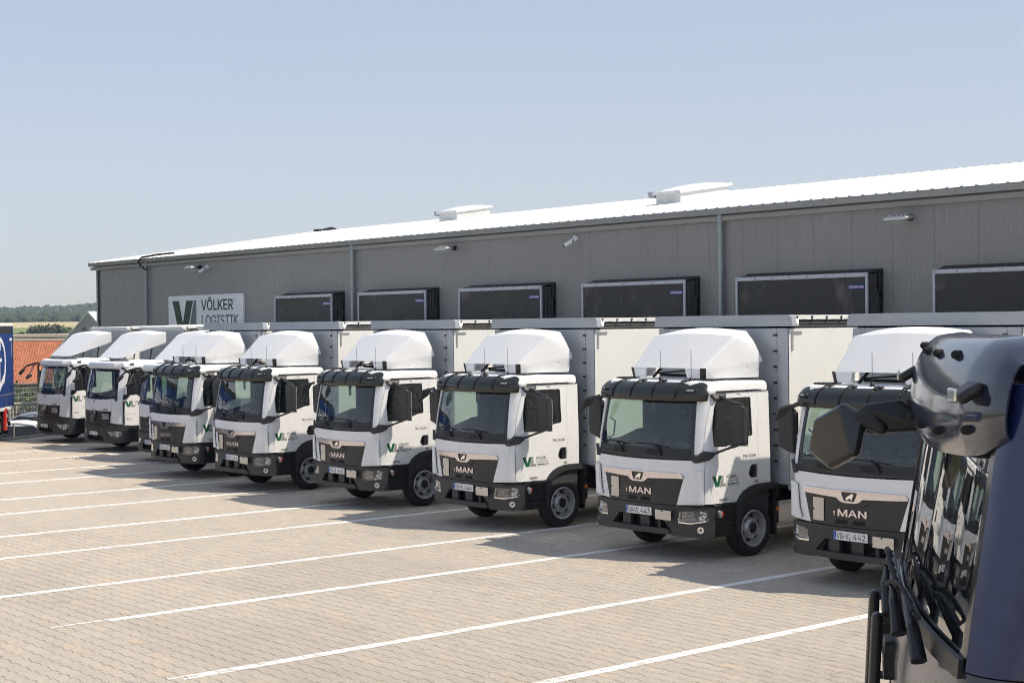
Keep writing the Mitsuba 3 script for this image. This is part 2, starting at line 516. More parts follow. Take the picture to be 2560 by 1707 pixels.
for k in range(10):
    P_ += [(0.05 + 0.1 * k - .009, 0.0), (0.05 + 0.1 * k - .004, 0.004), (0.05 + 0.1 * k + .004, 0.004), (0.05 + 0.1 * k + .009, 0.0)]
P_ += [(0.994, 0.0), (0.999, 0.006), (0.999, 0.08), (0.001, 0.08), (0.001, 0.006)]
panel_dict = mikit.ply(ext(Polygon(P_), 0.35, 5.60, 'xy'), 'wall_panel')
part(wh, 'wall', cat(bx(WX0, WX1, WY + 0.075, WY + 0.25, 0.0, 5.6), bx(WX0 + 0.02, WX0 + 0.2, WY + 0.1, 46, 0, 5.6), bx(WX1 - 0.2, WX1 - 0.02, WY + 0.1, 46, 0, 5.6), bx(WX0, WX1, 45.8, 46, 0, 5.6),
                     ext(Polygon([(WY + 0.1, 5.6), (46, 5.6), (35.8, 7.24)]), WX0 + 0.02, WX0 + 0.2, 'yz'), ext(Polygon([(WY + 0.1, 5.6), (46, 5.6), (35.8, 7.24)]), WX1 - 0.2, WX1 - 0.02, 'yz')), 'wall_panel')
x = -57.05 + 1.0
for k in range(60):
    m = place_matrix(x + k, WY)
    scene[num(wh + '__wall__panel')] = {**panel_dict, 'to_world': T(m)}
part(wh, 'plinth', bx(WX0 + 0.01, WX1, WY - 0.01, WY + 0.07, -0.05, 0.345), 'kerb_stone')
# verge trim on the far corner, fascia, gutter with its dark gap
part(wh, 'corner_trim', cat(bx(WX0 - 0.012, WX0 + 0.12, WY - 0.012, WY - 0.003, 0, 5.54), bx(WX0 - 0.012, WX0 - 0.003, WY - 0.012, WY + 0.12, 0, 5.54)), 'steel_grey')
part(wh, 'fascia', bx(WX0 - 0.33, WX1 + 0.3, WY - 0.10, WY + 0.02, 5.545, 5.655, 0.006), 'fascia_grey')
part(wh, 'gutter_gap', bx(WX0 - 0.26, WX1 + 0.3, WY - 0.0, WY + 0.02, 5.655, 5.70), 'gutter_grey')
for k in range(11):
    a = WX0 - 0.28 + k * 5.62
    part(wh, 'gutter', ext(rp([(WY - 0.20, 5.685), (WY - 0.04, 5.685), (WY - 0.04, 5.80), (WY - 0.21, 5.825), (WY - 0.22, 5.80)], 0.004), a, a + 5.612, 'yz'), 'gutter_grey')
# roof sheets, ribbed, one metre each
RISE = (7.33 - 5.80) / (35.8 - (WY - 0.16))
rib = []
for k in range(3):
    o = k / 3
    rib += [(o, 0), (o + .22, 0), (o + .25, .045), (o + .31, .045)]
rib += [(1.0, 0)]
rib = np.array(rib)


def sheet_mesh(y0, z0, y1, z1):
    n = len(rib)
    v = [np.c_[rib[:, 0], np.full(n, y), z + rib[:, 1] - t] for t in (0, 0.02) for y, z in ((y0, z0), (y1, z1))]
    f = []
    for b, fl in ((0, 1), (2 * n, -1)):
        for i in range(n - 1):
            f += [[b + i, b + i + 1, b + n + i + 1][::fl], [b + i, b + n + i + 1, b + n + i][::fl]]
    for s, fl in ((0, 1), (n, -1)):
        for i in range(n - 1):
            f += [[s + i, s + 2 * n + i, s + 2 * n + i + 1][::fl], [s + i, s + 2 * n + i + 1, s + i + 1][::fl]]
    return trimesh.Trimesh(np.vstack(v), np.array(f), process=False)


front_dict = mikit.ply(sheet_mesh(WY - 0.19, 5.805, 35.8, 7.33), 'roof_sheet')
for k in range(61):
    scene[num(wh + '__roof__sheet')] = {**front_dict, 'to_world': T(place_matrix(WX0 - 0.12 + k, 0.0, 0.0))}
part(wh, 'roof', cat(ext(Polygon([(35.82, 7.33), (46.2, 5.85), (46.2, 5.80), (35.82, 7.28)]), WX0 - 0.12, WX1 + 0.3, 'yz')), 'roof_sheet')
part(wh, 'ridge_cap', ext(Polygon([(35.66, 7.352), (35.8, 7.372), (35.94, 7.352), (35.8, 7.360)]), WX0 - 0.12, WX1 + 0.3, 'yz'), 'steel_grey')
part(wh, 'verge_trim', ext(Polygon([(WY - 0.19, 5.77), (35.8, 7.30), (35.8, 7.385), (WY - 0.19, 5.86)]), WX0 - 0.15, WX0 - 0.125, 'yz'), 'roof_sheet')
for k, px in enumerate((-52.0, -38.42, -23.62, -9.2)):
    dp = part(wh, 'downpipe', tube([(px, WY - 0.10, 5.69), (px, WY - 0.10, 5.3), (px, WY - 0.10, 2.0), (px, WY - 0.10, 0.1)], 0.062, 12), 'steel_grey', smooth=40)
    for z in (4.55, 2.6):
        part(dp, 'clamp', cat(cyl((px, WY - 0.10, z), (px, WY - 0.10, z + 0.05), 0.072, 14), bx(px - 0.02, px + 0.02, WY - 0.06, WY, z, z + 0.05)), 'steel_grey', smooth=40)
hose = [(-51.3, 26.3, 6.02), (-51.5, 25.7, 5.95), (-51.9, 25.3, 5.86), (-52.15, 25.28, 5.72), (-52.12, 25.35, 5.58), (-52.0, 25.42, 5.46), (-51.9, 25.5, 5.40)]
part(wh, 'roof_cable', tube(hose, 0.035, 8), 'black_plastic', smooth=60, label='black cable looped over the gutter')
part(wh, 'roof_hatch', cat(bx(-56.3, -55.95, 35.4, 35.75, 7.30, 7.42, .02), sph_hull([(-55.85, 35.5, 7.36), (-55.2, 35.6, 7.43), (-54.7, 35.5, 7.34)], 0.045)), 'black_plastic', label='dark cover on the far end of the ridge')

# ---- roof lights
def roof_z(y):
    return 5.805 + RISE * (y - (WY - 0.19))


def roof_light(x0, x1, y0, y1, label):
    t = thing('roof_light', label, 'skylight', 'roof lights on the warehouse')
    zb, zt0, zt1 = 0.0, 0.28, 0.28
    part(t, 'curb', ext(Polygon([(y0, roof_z(y0) - .05), (y1, roof_z(y1) - .05), (y1, roof_z(y1) + .30), (y0, roof_z(y0) + .30)]), x0, x1, 'yz'), 'roof_sheet')
    part(t, 'rim', ext(Polygon([(y0 - .08, roof_z(y0 - .08) + .30), (y1 + .08, roof_z(y1 + .08) + .30), (y1 + .08, roof_z(y1 + .08) + .38), (y0 - .08, roof_z(y0 - .08) + .38)]), x0 - .07, x1 + .07, 'yz'), 'dome_plastic')
    part(t, 'vent_flap', ext(rp([(x0 - .30, roof_z(y0) + .24), (x0 - .08, roof_z(y0) + .24), (x0 - .08, roof_z(y0) + .40), (x0 - .36, roof_z(y0) + .40)], .01), y0 + .02, y0 + .5, 'xz'), 'aluminium')
    u, v = np.meshgrid(np.linspace(0, 1, 15), np.linspace(0, 1, 15), indexing='ij')
    X, Y = x0 + (x1 - x0) * u, y0 + (y1 - y0) * v
    H = 0.10 * (1 - np.abs(2 * u - 1) ** 2.4) ** .6 * (1 - np.abs(2 * v - 1) ** 2.4) ** .6
    vv = np.stack([X, Y, roof_z(Y) + .375 + H], -1).reshape(-1, 3)
    i, j = np.meshgrid(np.arange(14), np.arange(14), indexing='ij')
    q = (i * 15 + j).ravel()
    part(t, 'dome', (vv, np.vstack([np.c_[q, q + 15, q + 16], np.c_[q, q + 16, q + 1]])), 'dome_plastic', smooth=True)


roof_light(-30.15, -29.22, 30.0, 31.9, 'larger white domed roof light on the roof slope right of the picture centre')
roof_light(-44.5, -43.45, 33.3, 34.8, 'smaller white domed roof light near the ridge, left of the picture centre')

# ---- lamps and cameras on the wall
def wall_lamp(x, z, label):
    t = thing('wall_lamp', label, 'wall lamp', 'floodlights under the warehouse eaves')
    y = WY
    part(t, 'bracket', cat(bx(x - .06, x + .06, y - .09, y, z - .06, z + .06, .01), bx(x - .025, x + .025, y - .24, y - .08, z - .03, z + .03)), 'black_plastic')
    h = part(t, 'housing', sph_hull([(x - .24, y - .30, z - .01), (x + .24, y - .30, z - .01), (x - .24, y - .50, z - .04), (x + .24, y - .50, z - .04)], 0.04), 'silver_paint', smooth=40)
    part(h, 'lens', bx(x - .22, x + .22, y - .48, y - .32, z - .105, z - .08, .005), 'lamp_glass')
    for k in range(5):
        part(h, 'fin', bx(x - .18 + .09 * k - .006, x - .18 + .09 * k + .006, y - .45, y - .32, z + .01, z + .05), 'silver_paint')


wall_lamp(-18.6, 5.32, 'floodlight high on the wall at the right, nearest to the camera')
wall_lamp(-33.5, 5.38, 'floodlight high on the wall between two downpipes, in the middle')
wall_lamp(-48.0, 5.37, 'floodlight high on the wall above the white sign, farthest left')


def camera_unit(x, z, aim, label):
    t = thing('security_camera', label, 'security camera', 'security cameras on the warehouse wall')
    y = WY
    part(t, 'mount', cat(lathe([(0, 0), (0, .075), (-.05, .07), (-.07, .03), (-.07, 0)], (x, y, z), 'y', 20), tube([(x, y - .06, z), (x, y - .14, z - .03), (x + aim * .03, y - .18, z - .10)], .025)), 'white_plastic', smooth=40)
    a, b = np.array([x + aim * .02, y - .12, z - .08]), np.array([x + aim * .13, y - .24, z - .17])
    d = (b - a) / np.linalg.norm(b - a)
    part(t, 'body', cat(cyl(a, b, .050, 18), cyl(a + d * .02 + [0, 0, .008], b + d * .03 + [0, 0, .008], .055, 18)), 'white_plastic', smooth=40)
    part(t, 'lens', cyl(b + d * .035, b + d * .056, .044, 18), 'black_gloss', smooth=40)


camera_unit(-28.55, 5.40, -1, 'white bullet camera on the wall, alone between the dock shelters and the eaves')
camera_unit(-47.5, 5.36, -1, 'white bullet camera beside the floodlight above the white sign')

# ---- the company sign
sg = thing('company_sign', 'large white sign with green V, grey L and the words VÖLKER LOGISTIK', 'sign')
part(sg, 'board', bx(-50.30, -44.98, WY - .075, WY - .002, 2.55, 4.405, .004), 'plate_white')
SY = WY - .076
for p_, mt_, nm in zip(logo_polys(1.25, -49.99, 2.98), ('ink_dark_green', 'ink_slate'), ('letter_v', 'letter_l')):
    part(sg, nm, ext(p_, SY - .004, SY, 'xz'), mt_)
part(sg, 'name_line', text_on('VÖLKER', .35, (-47.88, SY, 3.88), (1, 0, 0), (0, -1, 0), .004, True, 2.23), 'ink_dark_green')
part(sg, 'name_line', text_on('LOGISTIK', .35, (-47.88, SY, 3.35), (1, 0, 0), (0, -1, 0), .004, True, 2.58), 'ink_slate')
part(sg, 'trade_mark', text_on('®', .10, (-45.62, SY, 4.15), (1, 0, 0), (0, -1, 0), .004), 'ink_grey')
part(sg, 'bar', cat(bx(-47.88, -46.1, SY - .004, SY, 3.10, 3.20), bx(-46.0, -45.8, SY - .004, SY, 3.10, 3.20), bx(-45.7, -45.5, SY - .004, SY, 3.10, 3.20)), 'ink_dark_green')
part(sg, 'bar', cat(bx(-47.88, -46.1, SY - .004, SY, 2.95, 3.05), bx(-46.0, -45.8, SY - .004, SY, 2.95, 3.05), bx(-45.7, -45.5, SY - .004, SY, 2.95, 3.05)), 'ink_slate')

# ---- dock shelters
def shelter(xl, xr, label):
    t = thing('dock_shelter', label, 'dock shelter', 'black dock shelters along the wall')
    y0, y1, zt, zw = 25.17, WY - .004, 4.255, 4.33
    w = .055
    fr = part(t, 'frame', cat(bx(xl, xr, y0 - .012, y0 + .03, zt - .085, zt, .003), bx(xl, xl + w, y0 - .012, y0 + .03, .9, zt - .087, .003), bx(xr - w, xr, y0 - .012, y0 + .03, .9, zt - .087, .003)), 'aluminium', label='light metal frame of the shelter')
    k = int((xr - xl) / .48)
    for i in range(k + 1):
        part(fr, 'screw', cyl((xl + .07 + i * (xr - xl - .14) / k, y0 - .016, zt - .043), (xl + .07 + i * (xr - xl - .14) / k, y0 - .010, zt - .043), .014, 8), 'dark_plastic')
    rng2 = np.random.default_rng(int(abs(xl) * 100))
    nx, nz = 40, 16
    X, Z = np.meshgrid(np.linspace(xl + w - .01, xr - w + .01, nx), np.linspace(2.35, zt - .08, nz), indexing='ij')
    p = np.stack([X * 2.4, Z * 1.6, 0 * X], -1)
    fade = np.minimum(1, (zt - .08 - Z) / .35) * np.minimum(1, np.minimum(X - xl - w + .01, xr - w + .01 - X) / .3)
    Y = y0 + .012 + .035 * (meshkit.fbm(p, 3, seed=5) - .5) * fade - .03 * fade * np.clip((3.9 - Z), 0, 1)
    v = np.stack([X, Y, Z], -1).reshape(-1, 3)
    i, j = np.meshgrid(np.arange(nx - 1), np.arange(nz - 1), indexing='ij')
    q = (i * nz + j).ravel()
    part(t, 'top_curtain', (v, np.vstack([np.c_[q, q + nz, q + nz + 1], np.c_[q, q + nz + 1, q + 1]])), 'shelter_cloth', smooth=True)
    part(t, 'side_curtain', bx(xl + w, xl + .62, y0 + .03, y0 + .034, .9, 3.9), 'shelter_cloth')
    part(t, 'side_curtain', bx(xr - .62, xr - w, y0 + .03, y0 + .034, .9, 3.9), 'shelter_cloth')
    part(t, 'roof', ext(Polygon([(y0 + .03, zt - .012), (y1, zw), (y1, zw - .02), (y0 + .03, zt - .03)]), xl + .004, xr - .004, 'yz'), 'shelter_cloth')
    folds = []
    for s in (-1, 1):
        xx = xl + .02 if s < 0 else xr - .02
        ys = np.linspace(y0 + .03, y1, 9)
        off = .022 * np.array([0, 1, -1, 1, -.6, 1, -1, .8, 0])
        prof = Polygon(np.vstack([np.c_[xx + off, ys], np.c_[xx + off - .012, ys][::-1]]))
        folds.append(part(t, 'side_skin', ext(prof, .9, zt - .03, 'xy'), 'shelter_cloth'))
    part(t, 'wall_flange', cat(bx(xl - .05, xr + .05, y1 - .03, y1, zw - .03, zw + .01), bx(xl - .06, xl, y1 - .03, y1, .9, zw - .03), bx(xr, xr + .06, y1 - .03, y1, .9, zw - .03)), 'black_plastic')
    part(t, 'rain_flap', bx(xr - .01, xr + .05, y1 - .10, y1 - .02, zw - .42, zw - .02, .01), 'black_plastic')
    b = part(t, 'badge', bx(xr - .46, xr - .07, y0 - .022, y0 - .010, 3.935, 4.005), 'plate_blue', label='small name badge on the shelter curtain')
    part(b, 'lettering', text_on('HÖRMANN', .043, (xr - .45, y0 - .022, 3.948), (1, 0, 0), (0, -1, 0), .002, True, .36), 'badge_ink')
    part(t, 'door', bx(xl + .35, xr - .35, WY - .05, WY - .01, .9, 3.4), 'steel_grey')
    part(t, 'bumper_block', bx(xl + .1, xl + .35, y0 + .1, WY, .55, 1.0, .02), 'rubber')
    part(t, 'bumper_block', bx(xr - .35, xr - .1, y0 + .1, WY, .55, 1.0, .02), 'rubber')


mat('badge_ink', (0.72, 0.40, 0.33), 0.5)
where = ['leftmost black dock shelter, nearest to the white sign', 'second black dock shelter from the left, just right of the second downpipe', 'third black dock shelter from the left, near the middle of the wall',
         'fourth black dock shelter from the left, just left of the third downpipe', 'fifth black dock shelter from the left, just right of the third downpipe', 'rightmost black dock shelter, cut by the edge of the picture']
for (a, b), w in zip([(-42.36, -39.05), (-37.65, -34.30), (-32.81, -29.39), (-27.89, -24.40), (-22.87, -19.33), (-17.79, -14.25)], where):
    shelter(a, b, w)
# ---------------------------------------------------------------- the row of light box trucks: one prototype, six copies
def tilt_a(z):
    return 0.185 * np.maximum(0, np.asarray(z, float) - 1.36) ** 1.45


def tum_a(z):
    return 0.030 * np.maximum(0, np.asarray(z, float) - 1.45)


def wheel(P, name, x_out, x_in, yc, R, rr, side, steer=True):
    """Tyre and steel rim; x_out is the outer sidewall (side=+1 faces +x)."""
    s = side
    W_ = x_out - x_in
    prof = [(x_in, rr), (x_in + .02, rr + .05), (x_in + .015, R - .06), (x_in + .04, R - .012), (x_in + .06, R), (x_out - .06, R), (x_out - .035, R - .012), (x_out - .008, R - .06), (x_out, rr + .06), (x_out - .012, rr + .012), (x_out - .03, rr)]
    c = (0, yc, R)
    w = P.add(name, trimesh.Trimesh(), 'rubber') if False else name
    m = lathe(prof, c, 'x', 48)
    rim = [(x_out - .20, rr), (x_out - .022, rr), (x_out - .010, rr + .014), (x_out - .004, rr + .006), (x_out - .012, rr - .012), (x_out - .075, rr - .03), (x_out - .10, rr - .055), (x_out - .085, rr - .085), (x_out - .035, rr - .115), (x_out - .022, .118), (x_out - .022, .080), (x_out - .05, .076), (x_out - .06, 0.001)]
    r = lathe(rim, c, 'x', 48)
    holes = []
    for k in range(6):
        a = 2 * math.pi * k / 6 + .3
        q = np.array([x_out - .088, yc + math.cos(a) * (rr - .078), R + math.sin(a) * (rr - .078)])
        holes.append(sph_hull([q + [0, -.02 * math.sin(a), .02 * math.cos(a)], q + [0, .02 * math.sin(a), -.02 * math.cos(a)]], [.021, .021]))
    nuts = [cyl((x_out - .03, yc + math.cos(a) * .10, R + math.sin(a) * .10), (x_out - .002, yc + math.cos(a) * .10, R + math.sin(a) * .10), .013, 6) for a in np.arange(6) * math.pi / 3]
    hub = lathe([(x_out - .06, .072), (x_out - .03, .070), (x_out - .028, .001)], c, 'x', 24)
    if s < 0:
        m, r, holes, nuts, hub = mirror_mesh(m), mirror_mesh(r), [mirror_mesh(h) for h in holes], [mirror_mesh(h) for h in nuts], mirror_mesh(hub)
    k = P.add(name, m, 'rubber', smooth=50)
    P.add('rim', r, 'silver_paint', k, smooth=30)
    P.add('vent_hole', cat(holes), 'black_matt', k)
    for q_ in nuts:
        P.add('wheel_nut', q_, 'steel_grey', k, smooth=False)
    P.add('hub', hub, 'black_plastic', k)


def seat(P, x, y, z):
    k = P.add('seat', cat(sph_hull([(x - .2, y, z), (x + .2, y, z), (x - .2, y + .42, z - .02), (x + .2, y + .42, z - .02)], .06), sph_hull([(x - .19, y + .42, z + .05), (x + .19, y + .42, z + .05), (x - .17, y + .56, z + .62), (x + .17, y + .56, z + .62)], .055)), 'seat_cloth', smooth=50)
    P.add('headrest', sph_hull([(x - .09, y + .58, z + .75), (x + .09, y + .58, z + .75), (x, y + .58, z + .86)], .05), 'seat_cloth', k, smooth=50)


def steering(P, x, y, z, lean=0.9, R=0.21):
    t = np.linspace(0, 2 * np.pi, 37)
    ring = np.c_[x + R * np.cos(t), y + R * np.sin(t) * math.cos(lean), z + R * np.sin(t) * math.sin(lean)]
    k = P.add('steering_wheel', cat(tube(ring, .016, 8), tube([(x - R, y, z), (x, y - .03, z - .03), (x + R, y, z)], .016, 6), tube([(x, y - .03, z - .03), (x, y - .25, z - .35)], .03, 8)), 'black_plastic', smooth=60)


def body_liner(P, wr, holes, L, zb, zt, y_rear):
    """Dark lining behind the outer panels; what shows in the gaps and through the windows."""
    s1 = wr.Y(y_rear)
    p = sbox(-s1, zb, s1, zt)
    for h in holes:
        p = p.difference(h)
    P.add('cab_lining', wr.slab(p, -.045, -.032, .12), 'interior', smooth=50)


def box_body(P, y0, y1, zf, ztop, W=1.28, curtain=True, header=True, rear_rise=0.0):
    """The load body behind the cab."""
    if header:
        fw_ = P.add('front_wall', bx(-W, W, y0, y0 + .05, .98, ztop - .19, .006), 'aluminium', label='grey front wall of the load body')
        P.add('roof_header', ext(rp([(-W - .10, ztop - .165), (-W - .075, ztop - .02), (-W - .02, ztop), (W + .02, ztop), (W + .075, ztop - .02), (W + .10, ztop - .165)], .012), y0 - .012, y0 + .085, 'xz'), 'aluminium')
        for s in (-1, 1):
            c = sph_hull([(s * (W + .02), y0 + .09, ztop - .02), (s * (W + .085), y0 + .12, ztop - .15), (s * (W + .02), y0 + .09, ztop - .15), (s * (W + .01), y0 + .22, ztop - .05), (s * (W + .02), y0 + .15, ztop - .15)], .012)
            P.add('corner_cap', c, 'tarp_white', smooth=50)
            xs = s * (W - .23)
            P.add('edge_strip', bx(s * (W - .20), s * (W - .196), y0 - .004, y0 + .01, 1.0, ztop - .19), 'ink_slate', fw_)
            for k in range(9):
                z = 1.30 + .225 * k
                P.add('latch', cat(bx(xs - .035, xs + .035, y0 - .014, y0, z - .016, z + .016, .004), bx(xs + .03 * 1 - .012, xs + .03 + .012, y0 - .03, y0 - .012, z - .012, z + .012, .004)), 'dark_plastic', fw_)
            P.add('corner_post', bx(s * (W - .13), s * (W + .004), y0 - .012, y0 + .06, .98, ztop - .19, .008), 'aluminium', fw_)
    else:
        P.add('front_wall', bx(-W, W, y0 + .06, y0 + .12, .95, ztop - .06, .01), 'aluminium', label='grey front wall of the load body')
        P.add('front_roll', sph_hull([(-W + .04, y0 + .10, ztop - .06), (W - .04, y0 + .10, ztop - .06), (-W + .04, y0 + .14, ztop - .09), (W - .04, y0 + .14, ztop - .09)], .065, 2), 'tarp_white', smooth=60)
    z0 = ztop - .06
    P.add('roof', ext(Polygon([(y0 + .02, z0), (y0 + .02, ztop - .012), (y1, ztop - .012 + rear_rise), (y1, z0 + rear_rise - .02)]), -W - .01, W + .01, 'yz'), 'tarp_white')
    for s in (-1, 1):
        xs = s * W
        # roof edge tarpaulin with its tie straps, the ribbed track under it, the curtain
        n = 60
        ys = np.linspace(y0 + .12, y1, n)
        k_ = (ys - y0 - .165) / .33
        sag = .010 * np.abs(np.sin(np.pi * k_))
        lower = np.c_[ys, ztop - .075 + sag + rear_rise * (ys - y0) / (y1 - y0)]
        upper = np.c_[ys, np.full(n, ztop - .004) + rear_rise * (ys - y0) / (y1 - y0)][::-1]
        e = P.add('roof_edge', ext(Polygon(np.vstack([lower, upper])), min(xs + s * .01, xs + s * .03), max(xs + s * .01, xs + s * .03), 'yz'), 'tarp_white')
        for j in range(int((y1 - y0 - .2) / .33)):
            yy = y0 + .165 + .33 * j
            zz = ztop - .055 + rear_rise * (yy - y0) / (y1 - y0)
            P.add('tie_strap', cat(bx(xs + s * .028, xs + s * .042, yy - .008, yy + .008, zz - .05, zz + .03), bx(xs + s * .028, xs + s * .05, yy - .018, yy + .018, zz + .015, zz + .035, .004)), 'dark_plastic', e)
        prof = [(0, ztop - .21), (.012, ztop - .205), (.002, ztop - .185), (.016, ztop - .17), (.004, ztop - .15), (.018, ztop - .13), (.006, ztop - .105), (.02, ztop - .09), (.02, ztop - .05), (-.03, ztop - .05), (-.03, ztop - .21)]
        P.add('track', ext(Polygon([(xs + s * a, b) for a, b in prof]), y0 + .09, y1, 'xz'), 'dark_plastic')
        ny, nz = 90, 14
        Yg, Zg = np.meshgrid(np.linspace(y0 + .005, y1 - .02, ny), np.linspace(1.0, ztop - .195, nz), indexing='ij')
        wave = .012 * (meshkit.fbm(np.stack([Yg * 1.6, Zg * .8, 0 * Yg + s], -1), 3) - .5)
        Xg = xs + s * (.014 + wave)
        v = np.stack([Xg, Yg, Zg], -1).reshape(-1, 3)
        i, j = np.meshgrid(np.arange(ny - 1), np.arange(nz - 1), indexing='ij')
        q = (i * nz + j).ravel()
        f = np.vstack([np.c_[q, q + nz, q + nz + 1], np.c_[q, q + nz + 1, q + 1]])
        c = P.add('curtain', (v, f if s > 0 else f[:, ::-1]), 'tarp_white', smooth=True, label='white side curtain of the load body')
        if curtain:
            for k in range(5):
                P.add('reflective_mark', bx(xs + s * .028, xs + s * .031, y0 + .055 + .046 * k, y0 + .090 + .046 * k, ztop - .275, ztop - .235), 'ink_grey', c)
            for k in range(1, 6):
                P.add('reflective_mark', bx(xs + s * .028, xs + s * .031, y0 + .055, y0 + .090, ztop - .275 - .046 * k, ztop - .240 - .046 * k), 'ink_grey', c)
        P.add('side_rail', bx(xs - .02, xs + .02, y0, y1, .90, 1.0, .008), 'aluminium')
        for yy in np.arange(y0 + .5, y1, .62):
            P.add('curtain_buckle', bx(min(xs + s * .016, xs + s * .034), max(xs + s * .016, xs + s * .034), yy - .02, yy + .02, .93, 1.12, .004), 'steel_grey')
    P.add('rear_wall', bx(-W, W, y1 - .05, y1, .95, ztop - .05 + rear_rise, .01), 'aluminium')
    P.add('load_floor', bx(-W + .02, W - .02, y0 + .05, y1 - .05, .93, 1.0), 'dark_plastic')


def chassis(P, y0, y1, y_axle, R=.395):
    P.add('chassis_frame', cat(bx(-.42, -.34, .9, y1 - .1, .62, .84), bx(.34, .42, .9, y1 - .1, .62, .84), bx(-.40, .40, 1.1, 1.3, .5, .72), bx(-.36, .36, y_axle - .1, y_axle + .1, .34, .5), bx(-.4, .4, 3.2, 3.3, .62, .8)), 'black_plastic')
    P.add('fuel_tank', bx(.55, 1.05, 2.6, 3.7, .42, .86, .06), 'steel_grey')
    P.add('battery_box', bx(-1.05, -.55, 2.3, 3.4, .42, .86, .03), 'black_plastic')
    for s in (-1, 1):
        P.add('side_guard', cat(bx(s * 1.12, s * 1.15, 3.9, y_axle - .65, .45, .55), bx(s * 1.12, s * 1.15, 3.9, y_axle - .65, .68, .78), bx(s * .9, s * 1.14, 4.2, 4.26, .45, .85), bx(s * .9, s * 1.14, y_axle - 1.0, y_axle - .94, .45, .85)), 'steel_grey')
        wheel(P, 'rear_wheel', 1.13, .62, y_axle, R, .245, s)
        P.add('rear_mudguard', lathe([(s * .60, .475), (s * 1.16, .475), (s * 1.16, .49), (s * .60, .49)], (0, y_axle, R), 'x', 32).slice_plane((0, 0, .5), (0, 0, 1)), 'black_plastic', smooth=40)
    P.add('underrun_bar', bx(-1.15, 1.15, y1 - .15, y1 - .05, .42, .56, .01), 'black_plastic')


